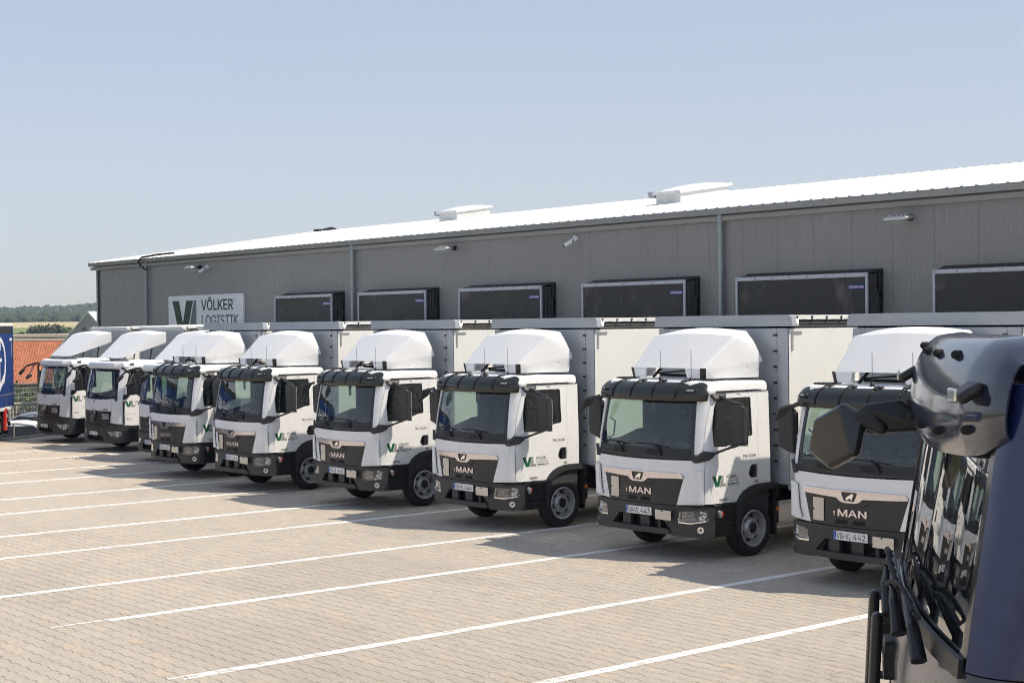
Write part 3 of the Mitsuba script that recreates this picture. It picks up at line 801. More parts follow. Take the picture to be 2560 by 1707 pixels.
def build_light_truck():
    P = Proto()
    wr = Wrap(1.10, .15, .90, 1.55, tilt_a, tum_a)
    bp = Wrap(1.135, .15, .90, .40, lambda z: 0 * z, lambda z: 0 * z, -.015)
    X, Y = wr.X, wr.Y
    sd, sr, se = Y(.222), Y(1.272), Y(1.53)               # door front seam, rear seam, back of the cab
    dA = lambda z: Y(.205 + .012 * max(0, z - 1.3) + .12 * max(0, z - 1.75) ** 1.6, 1.0)
    # ---- outlines in (s, z)
    grille = Polygon([(X(-.765), 1.205), (X(.765), 1.205), (X(.79), 1.17), (X(.668), .772), (X(-.668), .772), (X(-.79), 1.17)])
    screen = rp([(X(-.945), 1.432), (X(-.5), 1.420), (0, 1.416), (X(.5), 1.420), (X(.945), 1.432), (X(.93), 1.9), (X(.905), 2.345), (X(-.905), 2.345), (X(-.93), 1.9)], .05)
    front = Polygon([(-sd, .80), (X(-.70), .782), (X(.70), .782), (sd, .80), (sd, 1.385), (X(.99), 1.385), (X(.945), 1.40), (X(.5), 1.392), (0, 1.388), (X(-.5), 1.392), (X(-.945), 1.40), (X(-.99), 1.385), (-sd, 1.385)]).difference(grille.buffer(.004))
    P.add('front_panel', wr.slab(front, -.03, 0, .07), 'white_paint', smooth=30)
    zs = np.linspace(1.391, 2.335, 12)
    seam = [(dA(z), z) for z in zs]
    pil = Polygon([(X(.95), 1.391)] + seam + [(X(.86), 2.335), (X(.86), 2.3)]).difference(screen.buffer(.006))
    pil = max(polys(pil), key=lambda g: g.area)
    win = rp([(Y(.375, 1.6), 1.585), (Y(.62, 1.6), 1.575), (Y(.70, 1.6), 1.588), (Y(.95, 1.6), 1.66), (Y(1.03, 1.6), 1.688), (Y(1.17, 1.7), 1.70), (Y(1.15, 2.2), 2.245), (Y(.47, 2.2), 2.245), (Y(.405, 2.1), 2.12), (Y(.37, 1.9), 1.85)], .035)
    arch_c, arch_r = (Y(1.195), .40), .62
    door = Polygon([(sd + .006, .805)] + [(a + .006, z) for a, z in [(sd, 1.385)] + seam[:-1]] + [(Y(.44, 2.3), 2.318), (sr, 2.318), (sr, 1.02), (Y(1.19), 1.012), (Y(1.05), .985), (Y(.95), .925), (Y(.87), .85), (Y(.83), .80)]).difference(win)
    rear = Polygon([(sr + .006, 1.022), (sr + .006, 2.318), (se, 2.318), (se, 1.022)])
    recess = rp([(Y(1.075), 1.17), (Y(1.11), 1.27), (Y(1.15), 1.30), (Y(1.262), 1.30), (Y(1.262), 1.11), (Y(1.12), 1.11)], .012)
    dcut = door.difference(recess)
    for s in (1, -1):
        fl = (lambda p: p) if s > 0 else mirror
        P.add('pillar', wr.slab(fl(pil), -.03, 0, .06), 'white_paint', smooth=30)
        d = P.add('door', wr.slab(fl(dcut), -.03, 0.001, .07), 'white_paint', smooth=30, label='white cab door with green and grey lettering' if s > 0 else None)
        P.add('handle', cat(wr.slab(fl(recess), -.03, -.024, .05), wr.slab(fl(rp([(Y(1.14), 1.135), (Y(1.165), 1.27), (Y(1.215), 1.27), (Y(1.215), 1.135)], .012)), -.012, .012, .05)), 'black_plastic', d)
        P.add('window', wr.sheet(fl(win.buffer(.004)), -.012), 'window_glass', d, smooth=True)
        P.add('window_seal', wr.slab(fl(win.buffer(.004).difference(win.buffer(-.018))), -.016, -.004, .06), 'black_plastic', d, smooth=40)
        crease = [wr.slab(fl(sbox(sd + .012, z - .003, Y(.62 - .1 * k), z + .003)), 0, .004, .08) for k, z in enumerate((1.345, 1.255))]
        P.add('crease', cat(crease), 'white_paint', d, smooth=30)
        P.add('rear_panel', wr.slab(fl(rear), -.03, 0, .10), 'white_paint', smooth=30)
        P.add('roof_gutter', wr.slab(fl(sbox(Y(.46, 2.33), 2.320, se - .02, 2.348)), -.01, .012, .10), 'dark_plastic')
        P.add('step_light', wr.slab(fl(sbox(Y(.475), .832, Y(.63), .868)), 0, .006), 'ink_grey', d)
        P.add('side_reflector', wr.slab(fl(sbox(Y(1.20), 1.035, Y(1.262), 1.075)), 0, .006), 'ink_grey', d)
        # lettering on the door
        if s > 0:
            s0 = Y(.335)
            k1 = P.add('door_mark', cat(wr.slab(logo_polys(.155, s0, 1.03)[0], .001, .003)), 'ink_green', d)
            P.add('door_mark', cat(wr.slab(logo_polys(.155, s0, 1.03)[1], .001, .003)), 'ink_grey', d)
            P.add('door_lettering', wr.text('VÖLKER', Y(.605), 1.138, .043, .001, .002, True, .215), 'ink_dark_green', d)
            P.add('door_lettering', wr.text('LOGISTIK', Y(.605), 1.083, .036, .001, .002, True, .262), 'ink_grey', d)
            bars = lambda z, h: [wr.slab(sbox(Y(.64), z, Y(.80), z + h), .001, .003), wr.slab(sbox(Y(.812), z, Y(.836), z + h), .001, .003), wr.slab(sbox(Y(.85), z, Y(.874), z + h), .001, .003)]
            P.add('door_bar', cat(bars(1.052, .016)), 'ink_dark_green', d)
            P.add('door_bar', cat(bars(1.030, .012)), 'ink_grey', d)
            P.add('model_lettering', wr.text('TGL 12.250', Y(.955), 1.407, .036, .001, .003, True, .27), 'ink_black', d)
        else:
            q = [affinity.translate(p, -Y(.62), 1.03) for p in logo_polys(.155)]
            P.add('door_mark', wr.slab(q[0], .001, .003), 'ink_green', d)
            P.add('door_mark', wr.slab(q[1], .001, .003), 'ink_grey', d)
        P.add('door_sensor', cat(wr.slab(fl(sbox(Y(.815), 2.282, Y(.845), 2.296)), 0, .008), wr.slab(fl(sbox(Y(.785), 2.286, Y(.793), 2.293)), 0, .006), wr.slab(fl(sbox(Y(.867), 2.286, Y(.875), 2.293)), 0, .006)), 'dark_plastic', d)
        # raised corner deflector with its black slit
        cd = rp([(X(.90), 1.245), (X(.99), 1.262), (sd - .012, 1.255), (sd - .012, .822), (X(.80), .815), (X(.835), .87), (X(.865), .95)], .02)
        P.add('corner_deflector', wr.slab(fl(cd), .020, .046, .05), 'white_paint', smooth=30)
        P.add('air_slit', wr.slab(fl(cd.buffer(-.012)), -.002, .020, .06), 'black_matt')
    # ---- windscreen
    ws = P.add('windscreen', wr.sheet(screen.buffer(.004), -.012, .06), 'window_glass', smooth=True, label='big windscreen reflecting the yard')
    band = screen.buffer(.002).difference(rp([(X(-.885), 1.565), (X(.885), 1.565), (X(.862), 2.31), (X(-.862), 2.31)], .05))
    P.add('black_border', wr.slab(band, -.010, -.004, .06), 'black_gloss', ws, smooth=40)
    P.add('scuttle', wr.slab(rp([(X(-.90), 1.44), (X(.90), 1.44), (X(.895), 1.548), (X(-.895), 1.548)], .03), -.004, .006, .06), 'black_plastic', smooth=40)
    for a, b in ((-.55, -.25), (.15, .45)):
        P.add('scuttle_vent', cat([wr.slab(sbox(X(a), z, X(b), z + .012), .006, .012) for z in (1.468, 1.492, 1.516)]), 'black_matt')
    P.add('screen_sticker', wr.slab(sbox(X(-.82), 1.60, X(-.76), 1.65), -.03, -.025), 'plate_white', ws)
    for (a, zc), (b, zd) in (((-.34, 1.47), (-.80, 1.60)), ((.42, 1.46), (-.06, 1.60))):
        p = [wr.map(np.array([[X(a), zc, .02]]))[0], wr.map(np.array([[X(a + (b - a) * .12), zc + .11, .04]]))[0], wr.map(np.array([[X(a + (b - a) * .30), zc + .145, .035]]))[0], wr.map(np.array([[X(b), zd, .02]]))[0]]
        w = P.add('wiper', tube(p[:3], [.022, .016, .010], 6), 'black_plastic')
        q = [wr.map(np.array([[X(a + (b - a) * t), zc + .125 + (zd - zc - .125) * t + .012 * math.sin(t * 3), .014]]))[0] for t in np.linspace(-.25, 1.0, 9)]
        P.add('blade', tube(q, .010, 5), 'rubber', w)
    # ---- roof
    pts = []
    for s in (-1, 1):
        for yy, zz, xx in ((.36, 2.34, 1.00), (.42, 2.40, .99), (.55, 2.415, .99), (1.47, 2.34, 1.02), (1.47, 2.40, 1.01)):
            pts.append((s * xx, yy, zz))
        pts.append((s * .80, .24, 2.335))
        pts.append((s * .78, .30, 2.41))
    P.add('roof', sph_hull(pts, .065, 2), 'white_paint', smooth=50)
    # ---- sun visor: a curved dark shell on four brackets, with lamps at the ends
    sv = X(.90) + .17
    V_, nS, nT = [], 40, 9
    sec = [(.085, 2.212), (.112, 2.25), (.128, 2.30), (.125, 2.35), (.095, 2.405), (.045, 2.445), (-.01, 2.468)]
    sec = np.array(sec)
    tt = np.linspace(0, 1, 13)
    sw, sz = np.interp(tt, np.linspace(0, 1, len(sec)), sec[:, 0]), np.interp(tt, np.linspace(0, 1, len(sec)), sec[:, 1])
    ss = np.linspace(-sv, sv, 49)

    def visor_shell(dw):
        out = []
        for i_, s in enumerate(ss):
            e = max(0.0, (abs(s) - (sv - .16)) / .16)
            k = 1 - .45 * e ** 2
            droop = -.004 * (1 - (s / sv) ** 2)
            out.append(np.c_[np.full(len(tt), s), 2.212 + droop + (sz - 2.212) * (1 - .08 * e ** 2), sw * k + dw - .02 * e])
        return wr.map(np.vstack(out))
    A, B = visor_shell(0), visor_shell(-.008)
    n1, n2 = len(ss), len(tt)
    i, j = np.meshgrid(np.arange(n1 - 1), np.arange(n2 - 1), indexing='ij')
    q = (i * n2 + j).ravel()
    fo = np.vstack([np.c_[q, q + n2, q + n2 + 1], np.c_[q, q + n2 + 1, q + 1]])
    o = n1 * n2
    rim_ = []
    loop = [k for k in range(n2)] + [k * n2 + n2 - 1 for k in range(1, n1)] + [(n1 - 1) * n2 + k for k in range(n2 - 2, -1, -1)] + [k * n2 for k in range(n1 - 2, 0, -1)]
    for a, b in zip(loop, loop[1:] + loop[:1]):
        rim_ += [[a, b, b + o], [a, b + o, a + o]]
    vm = trimesh.Trimesh(np.vstack([A, B]), np.vstack([fo, fo[:, ::-1] + o, np.array(rim_)]), process=False)
    vm.fix_normals()
    vis = P.add('sun_visor', vm, 'visor_plastic', smooth=40, label='dark tinted sun visor above the windscreen')
    for xb in (-.62, -.21, .21, .62):
        br = wr.map(np.array([[X(xb), z, w] for z, w in ((2.26, .125), (2.31, .140), (2.36, .136), (2.41, .10), (2.452, .045), (2.476, -.03), (2.485, -.12))]))
        P.add('bracket', cat(tube(br, .012, 6), tube(br[4:] + [.05, 0, 0], .012, 6), bx(*np.r_[[br[5][0] - .01, br[5][0] + .10], [br[5][1] - .02, br[5][1] + .05], [br[5][2] - .012, br[5][2] + .012]], .004)), 'black_plastic', vis, smooth=40)
        bo = wr.map(np.array([[X(xb) - .02, 2.262, .118]]))[0]
        P.add('bolt', sph_hull([bo, bo + [.003, -.006, 0]], .012), 'black_plastic', vis)
    for s in (-1, 1):
        c0 = wr.map(np.array([[s * X(.80), 2.352, .125], [s * (X(.80) + .13), 2.352, .095]]))
        l = P.add('marker_lamp', sph_hull([c0[0], c0[1], c0[0] + [0, .03, 0], c0[1] + [0, .03, 0]], .036, 2), 'black_plastic', smooth=50)
        c1 = wr.map(np.array([[s * (X(.80) + .01), 2.362, .160], [s * (X(.80) + .105), 2.362, .135]]))
        P.add('lens', sph_hull([c1[0], c1[1]], .010), 'reflector', l)
    # ---- lower edge of the front: grille, chrome bar with the maker's mark, letters
    g = P.add('grille', wr.slab(grille, -.02, -.004, .05), 'grille_plastic', smooth=30, label='matt dark grille panel with a chrome bar')
    lip = Polygon([(X(-.30), 1.105), (X(-.17), 1.02), (X(.17), 1.02), (X(.30), 1.105)])
    P.add('grille_recess', wr.slab(lip, -.004, .012, .05), 'grille_plastic', g, smooth=30)
    for a in (-.215, .05):
        P.add('air_inlet', wr.slab(rp([(X(a - .03), .805), (X(a + .17), .805), (X(a + .15), .86), (X(a + .0), .86)], .01), -.0035, .003), 'black_matt', g)
    ch = Polygon([(X(-.785), 1.188), (X(-.755), 1.222), (X(.755), 1.222), (X(.785), 1.188), (X(.79), 1.150), (X(.2), 1.128), (X(.14), 1.085), (X(.09), 1.072), (X(-.09), 1.072), (X(-.14), 1.085), (X(-.2), 1.128), (X(-.79), 1.150)])
    em = Polygon([(X(-.118), 1.205), (X(.118), 1.205), (X(.108), 1.16), (X(.075), 1.095), (X(-.075), 1.095), (X(-.108), 1.16)])
    bar = P.add('chrome_bar', wr.slab(ch.difference(em), .006, .026, .04), 'chrome', g, smooth=20)
    zsplit = Polygon([(X(-.76), 1.192), (X(.76), 1.192), (X(.76), 1.198), (X(-.76), 1.198)]).difference(em.buffer(.01))
    P.add('bar_ridge', wr.slab(zsplit, .026, .032, .05), 'chrome', g, smooth=20)
    P.add('emblem_plate', wr.slab(em, .004, .010, .05), 'black_gloss', g)
    lion = Polygon([(-.060, .0), (-.044, .0), (-.030, .020), (.004, .022), (.012, .0), (.026, .0), (.024, .030), (.040, .048), (.046, .066), (.034, .080), (.016, .082), (.002, .070), (-.022, .056), (-.044, .046), (-.056, .030), (-.072, .020), (-.078, .004), (-.070, .002), (-.064, .014), (-.054, .018)])
    P.add('emblem', wr.slab(affinity.translate(lion, .012, 1.105), .010, .016, .05), 'reflector', g)
    P.add('name_letters', wr.text('MAN', X(-.205), .903, .082, -.004, .016, True, .45), 'chrome', g, smooth=False)
    P.add('small_badge', cat(wr.slab(sbox(X(-.262), .93, X(-.240), .958), -.004, .006), wr.slab(sbox(X(-.258), .905, X(-.244), .922), -.004, .006)), 'chrome', g)
    P.add('warning_plate', wr.slab(rp([(X(-.615), .815), (X(-.425), .815), (X(-.425), 1.10), (X(-.615), 1.10)], .012), .004, .010, .08), 'cream_plate', label='blank cream plate on the grille')
    P.add('plate_latch', wr.slab(sbox(X(-.617), .94, X(-.592), .965), .010, .016), 'dark_plastic')
    # ---- bumper
    bX = bp.X
    op = rp([(bX(-.405), .602), (bX(.43), .602), (bX(.60), .425), (bX(-.60), .425)], .012)
    hl = rp([(bX(.735), .688), (bX(.80), .700), (bp.Y(.20), .722), (bp.Y(.262), .70), (bp.Y(.262), .60), (bp.Y(.225), .565), (bX(.98), .545), (bX(.90), .528), (bX(.70), .535)], .015)
    fog = Polygon([(bX(1.03) + .046 * math.cos(t), .452 + .046 * math.sin(t)) for t in np.linspace(0, 2 * np.pi, 24, endpoint=False)])
    bs = bp.Y(.352)
    out_ = Polygon([(-bs, .345), (bX(-.62), .352), (bX(-.55), .41), (bX(.55), .41), (bX(.62), .352), (bs, .345), (bs, .745), (bX(1.0), .757), (bX(.6), .757), (bX(-.6), .757), (bX(-1.0), .757), (-bs, .745)])
    bum = out_.difference(op).difference(hl).difference(mirror(hl)).difference(fog).difference(mirror(fog))
    b = P.add('bumper', bp.slab(bum, -.05, 0, .06), 'dark_plastic', smooth=30, label='dark grey plastic front bumper')
    P.add('lower_bar', bp.slab(rp([(bX(-.60), .370), (bX(.60), .370), (bX(.55), .448), (bX(-.55), .448)], .012), -.03, .028, .06), 'dark_plastic', b, smooth=30)
    P.add('intake', cat(bp.slab(op.buffer(.02), -.19, -.15, .1), bx(-.5, .5, .02, .2, .42, .43)), 'black_matt', b)
    for xa_, xb_, wa_, wb_ in ((-.38, -.20, -.10, -.04), (-.02, .16, -.12, -.06), (.36, .40, -.10, -.02)):
        P.add('intake_strut', bp.slab(sbox(bX(xa_), .43, bX(xb_), .60), wa_, wb_), 'dark_plastic', b)
    P.add('upper_lip', bp.slab(Polygon([(bX(-.95), .745), (bX(.95), .745), (bX(.95), .768), (bX(-.95), .768)]), -.02, .014, .06), 'dark_plastic', b, smooth=30)
    for s in (1, -1):
        fl = (lambda p: p) if s > 0 else mirror
        h = P.add('headlight', bp.slab(fl(hl.buffer(.004)), -.075, -.06, .06), 'ink_slate', smooth=30)
        P.add('drl_strip', bp.slab(fl(hl.difference(affinity.translate(hl, .012, .016))), -.03, -.006, .05), 'reflector', h)
        rfl = []
        r3 = np.random.default_rng(5)
        for k in range(16):
            a, z = r3.uniform(bp.X(.99), bp.Y(.235)), r3.uniform(.585, .70)
            c = bp.map(np.array([[s * a, z, -.05]]))[0]
            m = trimesh.creation.icosphere(subdivisions=1, radius=r3.uniform(.012, .026))
            m.apply_scale([1, .6, 1])
            rfl.append(m.apply_translation(c))
        P.add('reflector', cat(rfl), 'reflector', h, smooth=False)
        P.add('inner_fins', cat([bp.slab(fl(sbox(bX(.75) + .006 * 0, z, bX(.95), z + .006)), -.06, -.035, .06) for z in np.arange(.56, .69, .018)]), 'steel_grey', h)
        P.add('lamp_cover', bp.sheet(fl(hl.buffer(.003)), -.004, .06), 'lamp_glass', h, smooth=True)
        f_ = P.add('fog_lamp', bp.slab(fl(fog), -.05, -.03, .05), 'reflector')
        P.add('ring', bp.slab(fl(fog.difference(fog.buffer(-.014))), -.03, .004, .05), 'chrome', f_)
        P.add('bulb', trimesh.creation.icosphere(subdivisions=2, radius=.018).apply_translation(bp.map(np.array([[s * bX(1.03), .452, -.018]]))[0]), 'dark_plastic', f_, smooth=True)
        c = bp.map(np.array([[s * bp.Y(.385), .70, .04]]))[0]
        t_ = P.add('turn_lamp', sph_hull([c, c + [0, .05, -.02], c + [0, .03, -.07]], .022), 'steel_grey', smooth=50)
        P.add('lens', sph_hull([c + [s * .012, .055, -.01], c + [s * .012, .05, -.06]], .016), 'red_lamp', t_)
        # step box behind the bumper, wheel arch, mudguard
        st = P.add('step_box', cat(bx(s * .80, s * 1.105, .36, .83, .345, .47, .008), bx(s * .80, s * 1.085, .36, .86, .47, .485), bx(s * .80, s * 1.105, .36, .85, .485, .79, .008)), 'black_plastic')
        P.add('step_seam', cat(bx(s * 1.103, s * 1.108, .64, .648, .49, .78), bx(s * 1.095, s * 1.115, .55, .58, .535, .56, .003)), 'dark_plastic', st)
        arch = Polygon([(.795, .36), (.802, .70), (.822, .81), (.87, .875), (.96, .945), (1.07, .99), (1.20, 1.017), (1.56, 1.017), (1.585, .985), (1.575, .925), (1.36, .935), (1.25, .925), (1.12, .90), (1.02, .855), (.935, .79), (.885, .71), (.86, .60), (.852, .36)])
        P.add('wheel_arch', ext(arch, min(s * .90, s * 1.128), max(s * .90, s * 1.128), 'yz'), 'dark_plastic', smooth=20)
        P.add('wheel_housing', cat(bx(s * .62, s * .66, .80, 1.66, .34, .98), bx(s * .62, s * 1.08, .78, .86, .40, .96), bx(s * .62, s * 1.08, 1.62, 1.66, .34, .96), bx(s * .62, s * 1.08, .84, 1.62, .93, .98)), 'black_matt')
        P.add('mud_flap', bx(s * .70, s * 1.08, 1.655, 1.69, .26, .80, .008), 'rubber')
        P.add('side_marker', bx(s * 1.075, s * 1.10, 1.66, 1.72, .60, .66, .008), 'amber_lamp')
        P.add('marker_bracket', bx(s * 1.03, s * 1.078, 1.64, 1.74, .42, .74, .01), 'black_plastic')
        P.add('valve_bracket', cat(bx(s * .6, s * 1.10, 1.56, 1.70, .93, 1.0, .01), bx(s * .86, s * 1.10, 1.66, 1.71, .80, .98)), 'dark_plastic')
        wheel(P, 'front_wheel', 1.085, .84, 1.20, .395, .245, s)
        # mirrors: upper bracket, housing, glass, lower bracket
        mh = P.add('side_mirror', sph_hull([(s * 1.325, .50, 2.13), (s * 1.52, .49, 2.125), (s * 1.325, .51, 1.605), (s * 1.515, .50, 1.675), (s * 1.34, .55, 2.12), (s * 1.51, .55, 2.10), (s * 1.34, .55, 1.62), (s * 1.51, .55, 1.68)], .035, 2), 'dark_plastic', smooth=50)
        P.add('glass', bx(s * 1.30, s * 1.53, .588, .596, 1.80, 2.11, .003), 'mirror_glass', mh)
        P.add('glass', bx(s * 1.30, s * 1.53, .588, .596, 1.60, 1.785, .003), 'mirror_glass', mh)
        P.add('shell_seam', bx(s * 1.30, s * 1.545, .462, .486, 1.80, 1.807), 'black_plastic', mh)
        P.add('mirror_arm', cat(sph_hull([(s * 1.05, .40, 2.285), (s * 1.07, .62, 2.290), (s * 1.09, .42, 2.24), (s * 1.09, .58, 2.25)], .03), tube([(s * 1.06, .50, 2.265), (s * 1.16, .50, 2.255), (s * 1.32, .52, 2.19), (s * 1.52, .53, 2.155)], [.030, .026, .030, .024], 8)), 'dark_plastic', smooth=50)
        q = lambda a_, z_, w_: wr.map(np.array([[s * (sd + a_), z_, w_]]))[0]
        P.add('mirror_foot', sph_hull([q(-.15, 1.39, .0), q(-.14, 1.42, .02), q(-.02, 1.52, .035), q(.10, 1.505, .035), q(.115, 1.47, .035), q(.05, 1.42, .03), q(-.10, 1.385, .02)], .016, 2), 'dark_plastic', smooth=50)
        P.add('mirror_link', tube([q(.09, 1.49, .05), (s * 1.22, .46, 1.55), (s * 1.33, .53, 1.60)], [.02, .016, .02], 8), 'dark_plastic', smooth=50)
        if s < 0:
            fm = P.add('front_mirror', sph_hull([(-1.20, .03, 2.045), (-1.17, .00, 2.06), (-1.06, -.03, 2.19), (-.99, .06, 2.225), (-1.08, .08, 2.13), (-1.02, .09, 2.20)], .022, 2), 'dark_plastic', smooth=50)
            P.add('arm', tube([(-1.01, .03, 2.20), (-.95, .07, 2.225), (-.88, .08, 2.24)], [.026, .020, .024], 8), 'dark_plastic', fm, smooth=50)
    # number plate, second blank plate
    npl = P.add('number_plate', bx(-.243, .277, -.030, -.020, .610, .720, .004), 'plate_white')
    P.add('country_strip', bx(-.240, -.196, -.0315, -.0295, .613, .717), 'plate_blue', npl)
    P.add('country_letter', text_on('D', .022, (-.226, -.0315, .622), (1, 0, 0), (0, -1, 0), .001, True), 'plate_white', npl)
    st = [cyl((-.218 + .014 * math.cos(a), -.033, .688 + .014 * math.sin(a)), (-.218 + .014 * math.cos(a), -.0315, .688 + .014 * math.sin(a)), .0025, 6) for a in np.arange(12) * math.pi / 6]
    P.add('stars', cat(st), 'amber_lamp', npl)
    sp = P.add('spare_plate', bx(.345, .655, -.028, -.018, .567, .702, .006), 'cream_plate', label='blank cream plate beside the number plate')
    P.add('latch', cyl((.485, -.034, .690), (.485, -.026, .690), .012, 10), 'dark_plastic', sp)
    # ---- wind deflector on the roof: a hollow shell, open below, behind and in the middle of the nose
    zb = 2.508

    def deflector_hull(d, r):
        pts = []
        for s in (-1, 1):
            pts += [(s * (.70 - d), .60 + d, zb - .1), (s * (.70 - d), .575 + d, 2.62 - d * .4), (s * (.815 - d), 1.14 + d, 3.10 - d), (s * (.745 - d), 1.46, 3.165 - d), (s * (.50 - d), 1.12 + d, 3.125 - d), (s * (.45 - d), 1.40, 3.20 - d),
                    (s * (.985 - d), 1.50, 2.745), (s * (.90 - d), 1.43, 3.03 - d), (s * (.945 - d), 1.475, zb - .1), (s * (.40 - d), .545 + d, 2.62 - d * .4)]
        pts += [(0, .535 + d, 2.62 - d * .4), (0, .55 + d, zb - .1), (0, 1.10 + d, 3.14 - d), (0, 1.40, 3.215 - d)]
        pts = np.array(pts) - np.array([0, 0, r]) * (np.array(pts)[:, 2:3] > 3.0)
        pts[:, 1] = np.where(pts[:, 1] < .7, pts[:, 1] + r, pts[:, 1])
        pts[:, 0] -= np.sign(pts[:, 0]) * r
        ico = trimesh.creation.icosphere(subdivisions=2, radius=r).vertices
        return m3.Manifold.hull_points(np.vstack([p + ico for p in pts]))
    def smooth_skin(h):
        k = h.refine_to_length(.07).to_mesh()
        t = trimesh.Trimesh(np.array(k.vert_properties[:, :3], float), np.array(k.tri_verts))
        trimesh.smoothing.filter_taubin(t, iterations=14)
        r = m3.Manifold(m3.Mesh(np.asarray(t.vertices, np.float32), np.asarray(t.faces, np.uint32)))
        return r if r.status() == m3.Error.NoError and r.volume() > .1 else h
    outer = smooth_skin(deflector_hull(0, .045))
    outer = outer - m3.Manifold.cube([3, 3, 1.0]).translate([-1.5, 0, zb - 1.0])
    outer = outer - m3.Manifold.cube([3, 1, 3]).translate([-1.5, 1.512, 2.0])
    inner = deflector_hull(.028, .045) + m3.Manifold.cube([1.36, .5, .9]).translate([-.68, 1.46, 2.4])
    sh = outer - inner - m3.Manifold.hull_points(np.array([(x, y, z) for y in (.3, .95) for x, z in ((-.44, 2.4), (.44, 2.4), (-.39, 2.648), (.39, 2.648))], float))
    for s in (-1, 1):
        w = np.array([(s * .80, .60, 2.515), (s * .90, 1.285, 2.675), (s * .945, 1.30, 2.56), (s * .90, 1.22, 2.53), (s * 1.2, .60, 2.515), (s * 1.2, 1.285, 2.69), (s * 1.2, 1.33, 2.56), (s * 1.2, 1.22, 2.52)])
        sh = sh - m3.Manifold.hull_points(w)
        sh = sh - m3.Manifold.cube([.2, .2, .215]).translate([s * 1.02 - .1, 1.462, zb])
    k_ = sh.to_mesh()
    dfl = P.add('wind_deflector', trimesh.Trimesh(np.array(k_.vert_properties[:, :3], float), np.array(k_.tri_verts), process=False), 'white_plastic', smooth=32, label='white wind deflector on the cab roof')
    P.add('inner_frame', tube([(-.42, .72, 2.50), (-.30, .85, 2.70), (-.2, 1.0, 2.85)], .02), 'black_plastic', dfl)
    P.add('inner_frame', tube([(.42, .72, 2.50), (.30, .85, 2.70), (.2, 1.0, 2.85)], .02), 'black_plastic', dfl)
    P.add('cross_tube', tube([(-.5, .95, 2.53), (.5, .95, 2.53)], .02), 'black_plastic', dfl)
    P.add('cable', tube([(-.4, .8, 2.56), (.1, .9, 2.60), (.4, .78, 2.56)], .012), 'black_plastic', dfl)
    P.add('roof_hatch', bx(-.36, .36, .55, 1.15, 2.475, 2.50, .01), 'white_plastic')
    for s in (-1, 1):
        P.add('corner_rubber', sph_hull([(s * .665, .585, 2.515), (s * .715, .62, 2.515), (s * .685, .565, 2.64), (s * .735, .60, 2.64)], .012), 'black_plastic', dfl)
        P.add('base_trim', bx(s * .70, s * .97, .50, .74, 2.485, 2.505, .004), 'black_plastic', dfl)
    for xa in (.015, .62):
        an = P.add('antenna', cat(lathe([(0, .035), (.03, .028), (.06, .008), (.07, .004), (.42, .0035), (.44, 0)], (xa - .03, .47, 2.475), 'z', 10)), 'black_plastic', smooth=40)
    # ---- inside
    P.add('dashboard', cat(sph_hull([(-.95, .32, 1.50), (.95, .32, 1.50), (-.95, .16, 1.44), (.95, .16, 1.44), (-.95, .52, 1.46), (.95, .52, 1.46), (-.95, .50, 1.0), (.95, .50, 1.0)], .05), sph_hull([(.30, .38, 1.58), (.66, .38, 1.58), (.30, .5, 1.50), (.66, .5, 1.50)], .04)), 'interior', smooth=50)
    P.add('document_tray', bx(-.10, .02, .36, .46, 1.52, 1.68, .02), 'black_plastic')
    steering(P, .48, .66, 1.60)
    seat(P, .48, .78, 1.22)
    seat(P, -.48, .78, 1.22)
    seat(P, -.02, .82, 1.20)
    P.add('cab_rear_wall', cat(bx(-1.06, 1.06, 1.50, 1.53, .85, 2.40), bx(-1.0, 1.0, .2, 1.5, .80, .86)), 'interior')
    P.add('headlining', bx(-.95, .95, .34, 1.5, 2.31, 2.33), 'interior')
    holes = [screen.buffer(-.02), win.buffer(-.004), mirror(win).buffer(-.004)]
    body_liner(P, wr, holes, 1.55, .60, 2.34, 1.52)
    P.add('inner_mirror', bx(-.02, .06, .28, .30, 2.02, 2.20, .01), 'black_plastic')
    for s in (-1, 1):
        P.add('grab_handle', tube([(s * .93, .30, 1.62), (s * .88, .36, 1.66), (s * .86, .37, 1.86), (s * .91, .32, 1.92)], .014, 6), 'black_plastic')
    box_body(P, 1.72, 8.35, 0, 3.39)
    chassis(P, 1.7, 8.35, 5.6)
    return P


LIGHT = build_light_truck()
TX = [(-11.90, 15.12), (-15.65, 15.17), (-19.81, 15.26), (-23.75, 15.38), (-27.65, 15.40), (-31.16, 15.69)]
NP = ['442', '443', '444', '445', '446', '447']
what = ['white box truck with number plate VB VL 442, partly hidden by the dark blue truck',
        'white box truck with number plate VB VL 443, second in the row from the right',
        'white box truck with number plate VB VL 444, its whole door in the sun',
        'white box truck with number plate VB VL 445, fourth in the row from the right',
        'white box truck with blue lettering mirrored in its windscreen, fifth from the right',
        'white box truck sixth from the right, beside the white trucks without visors']
for (tx, ty), n_, w_ in zip(TX, NP, what):
    root = thing('box_truck', w_, 'truck', 'white box trucks parked in a row')
    tw = place_matrix(tx, ty)
    LIGHT.place(root, tw)
    for k, (txt, x0, w) in enumerate((('VB', -.188, .092), ('VL', -.062, .095), (n_, .055, .19))):
        m = text_on(txt, .075, (x0, -.0305, .6275), (1, 0, 0), (0, -1, 0), .0012, False, w)
        d = mikit.ply(m, 'ink_black')
        scene[num(root + '__number_plate__characters')] = {**d, 'to_world': T(tw)}
    seal = mikit.ply(cyl((-.079, -.032, .655), (-.079, -.0305, .655), .013, 12), 'ink_grey')
    scene[root + '__number_plate__seal'] = {**seal, 'to_world': T(tw)}
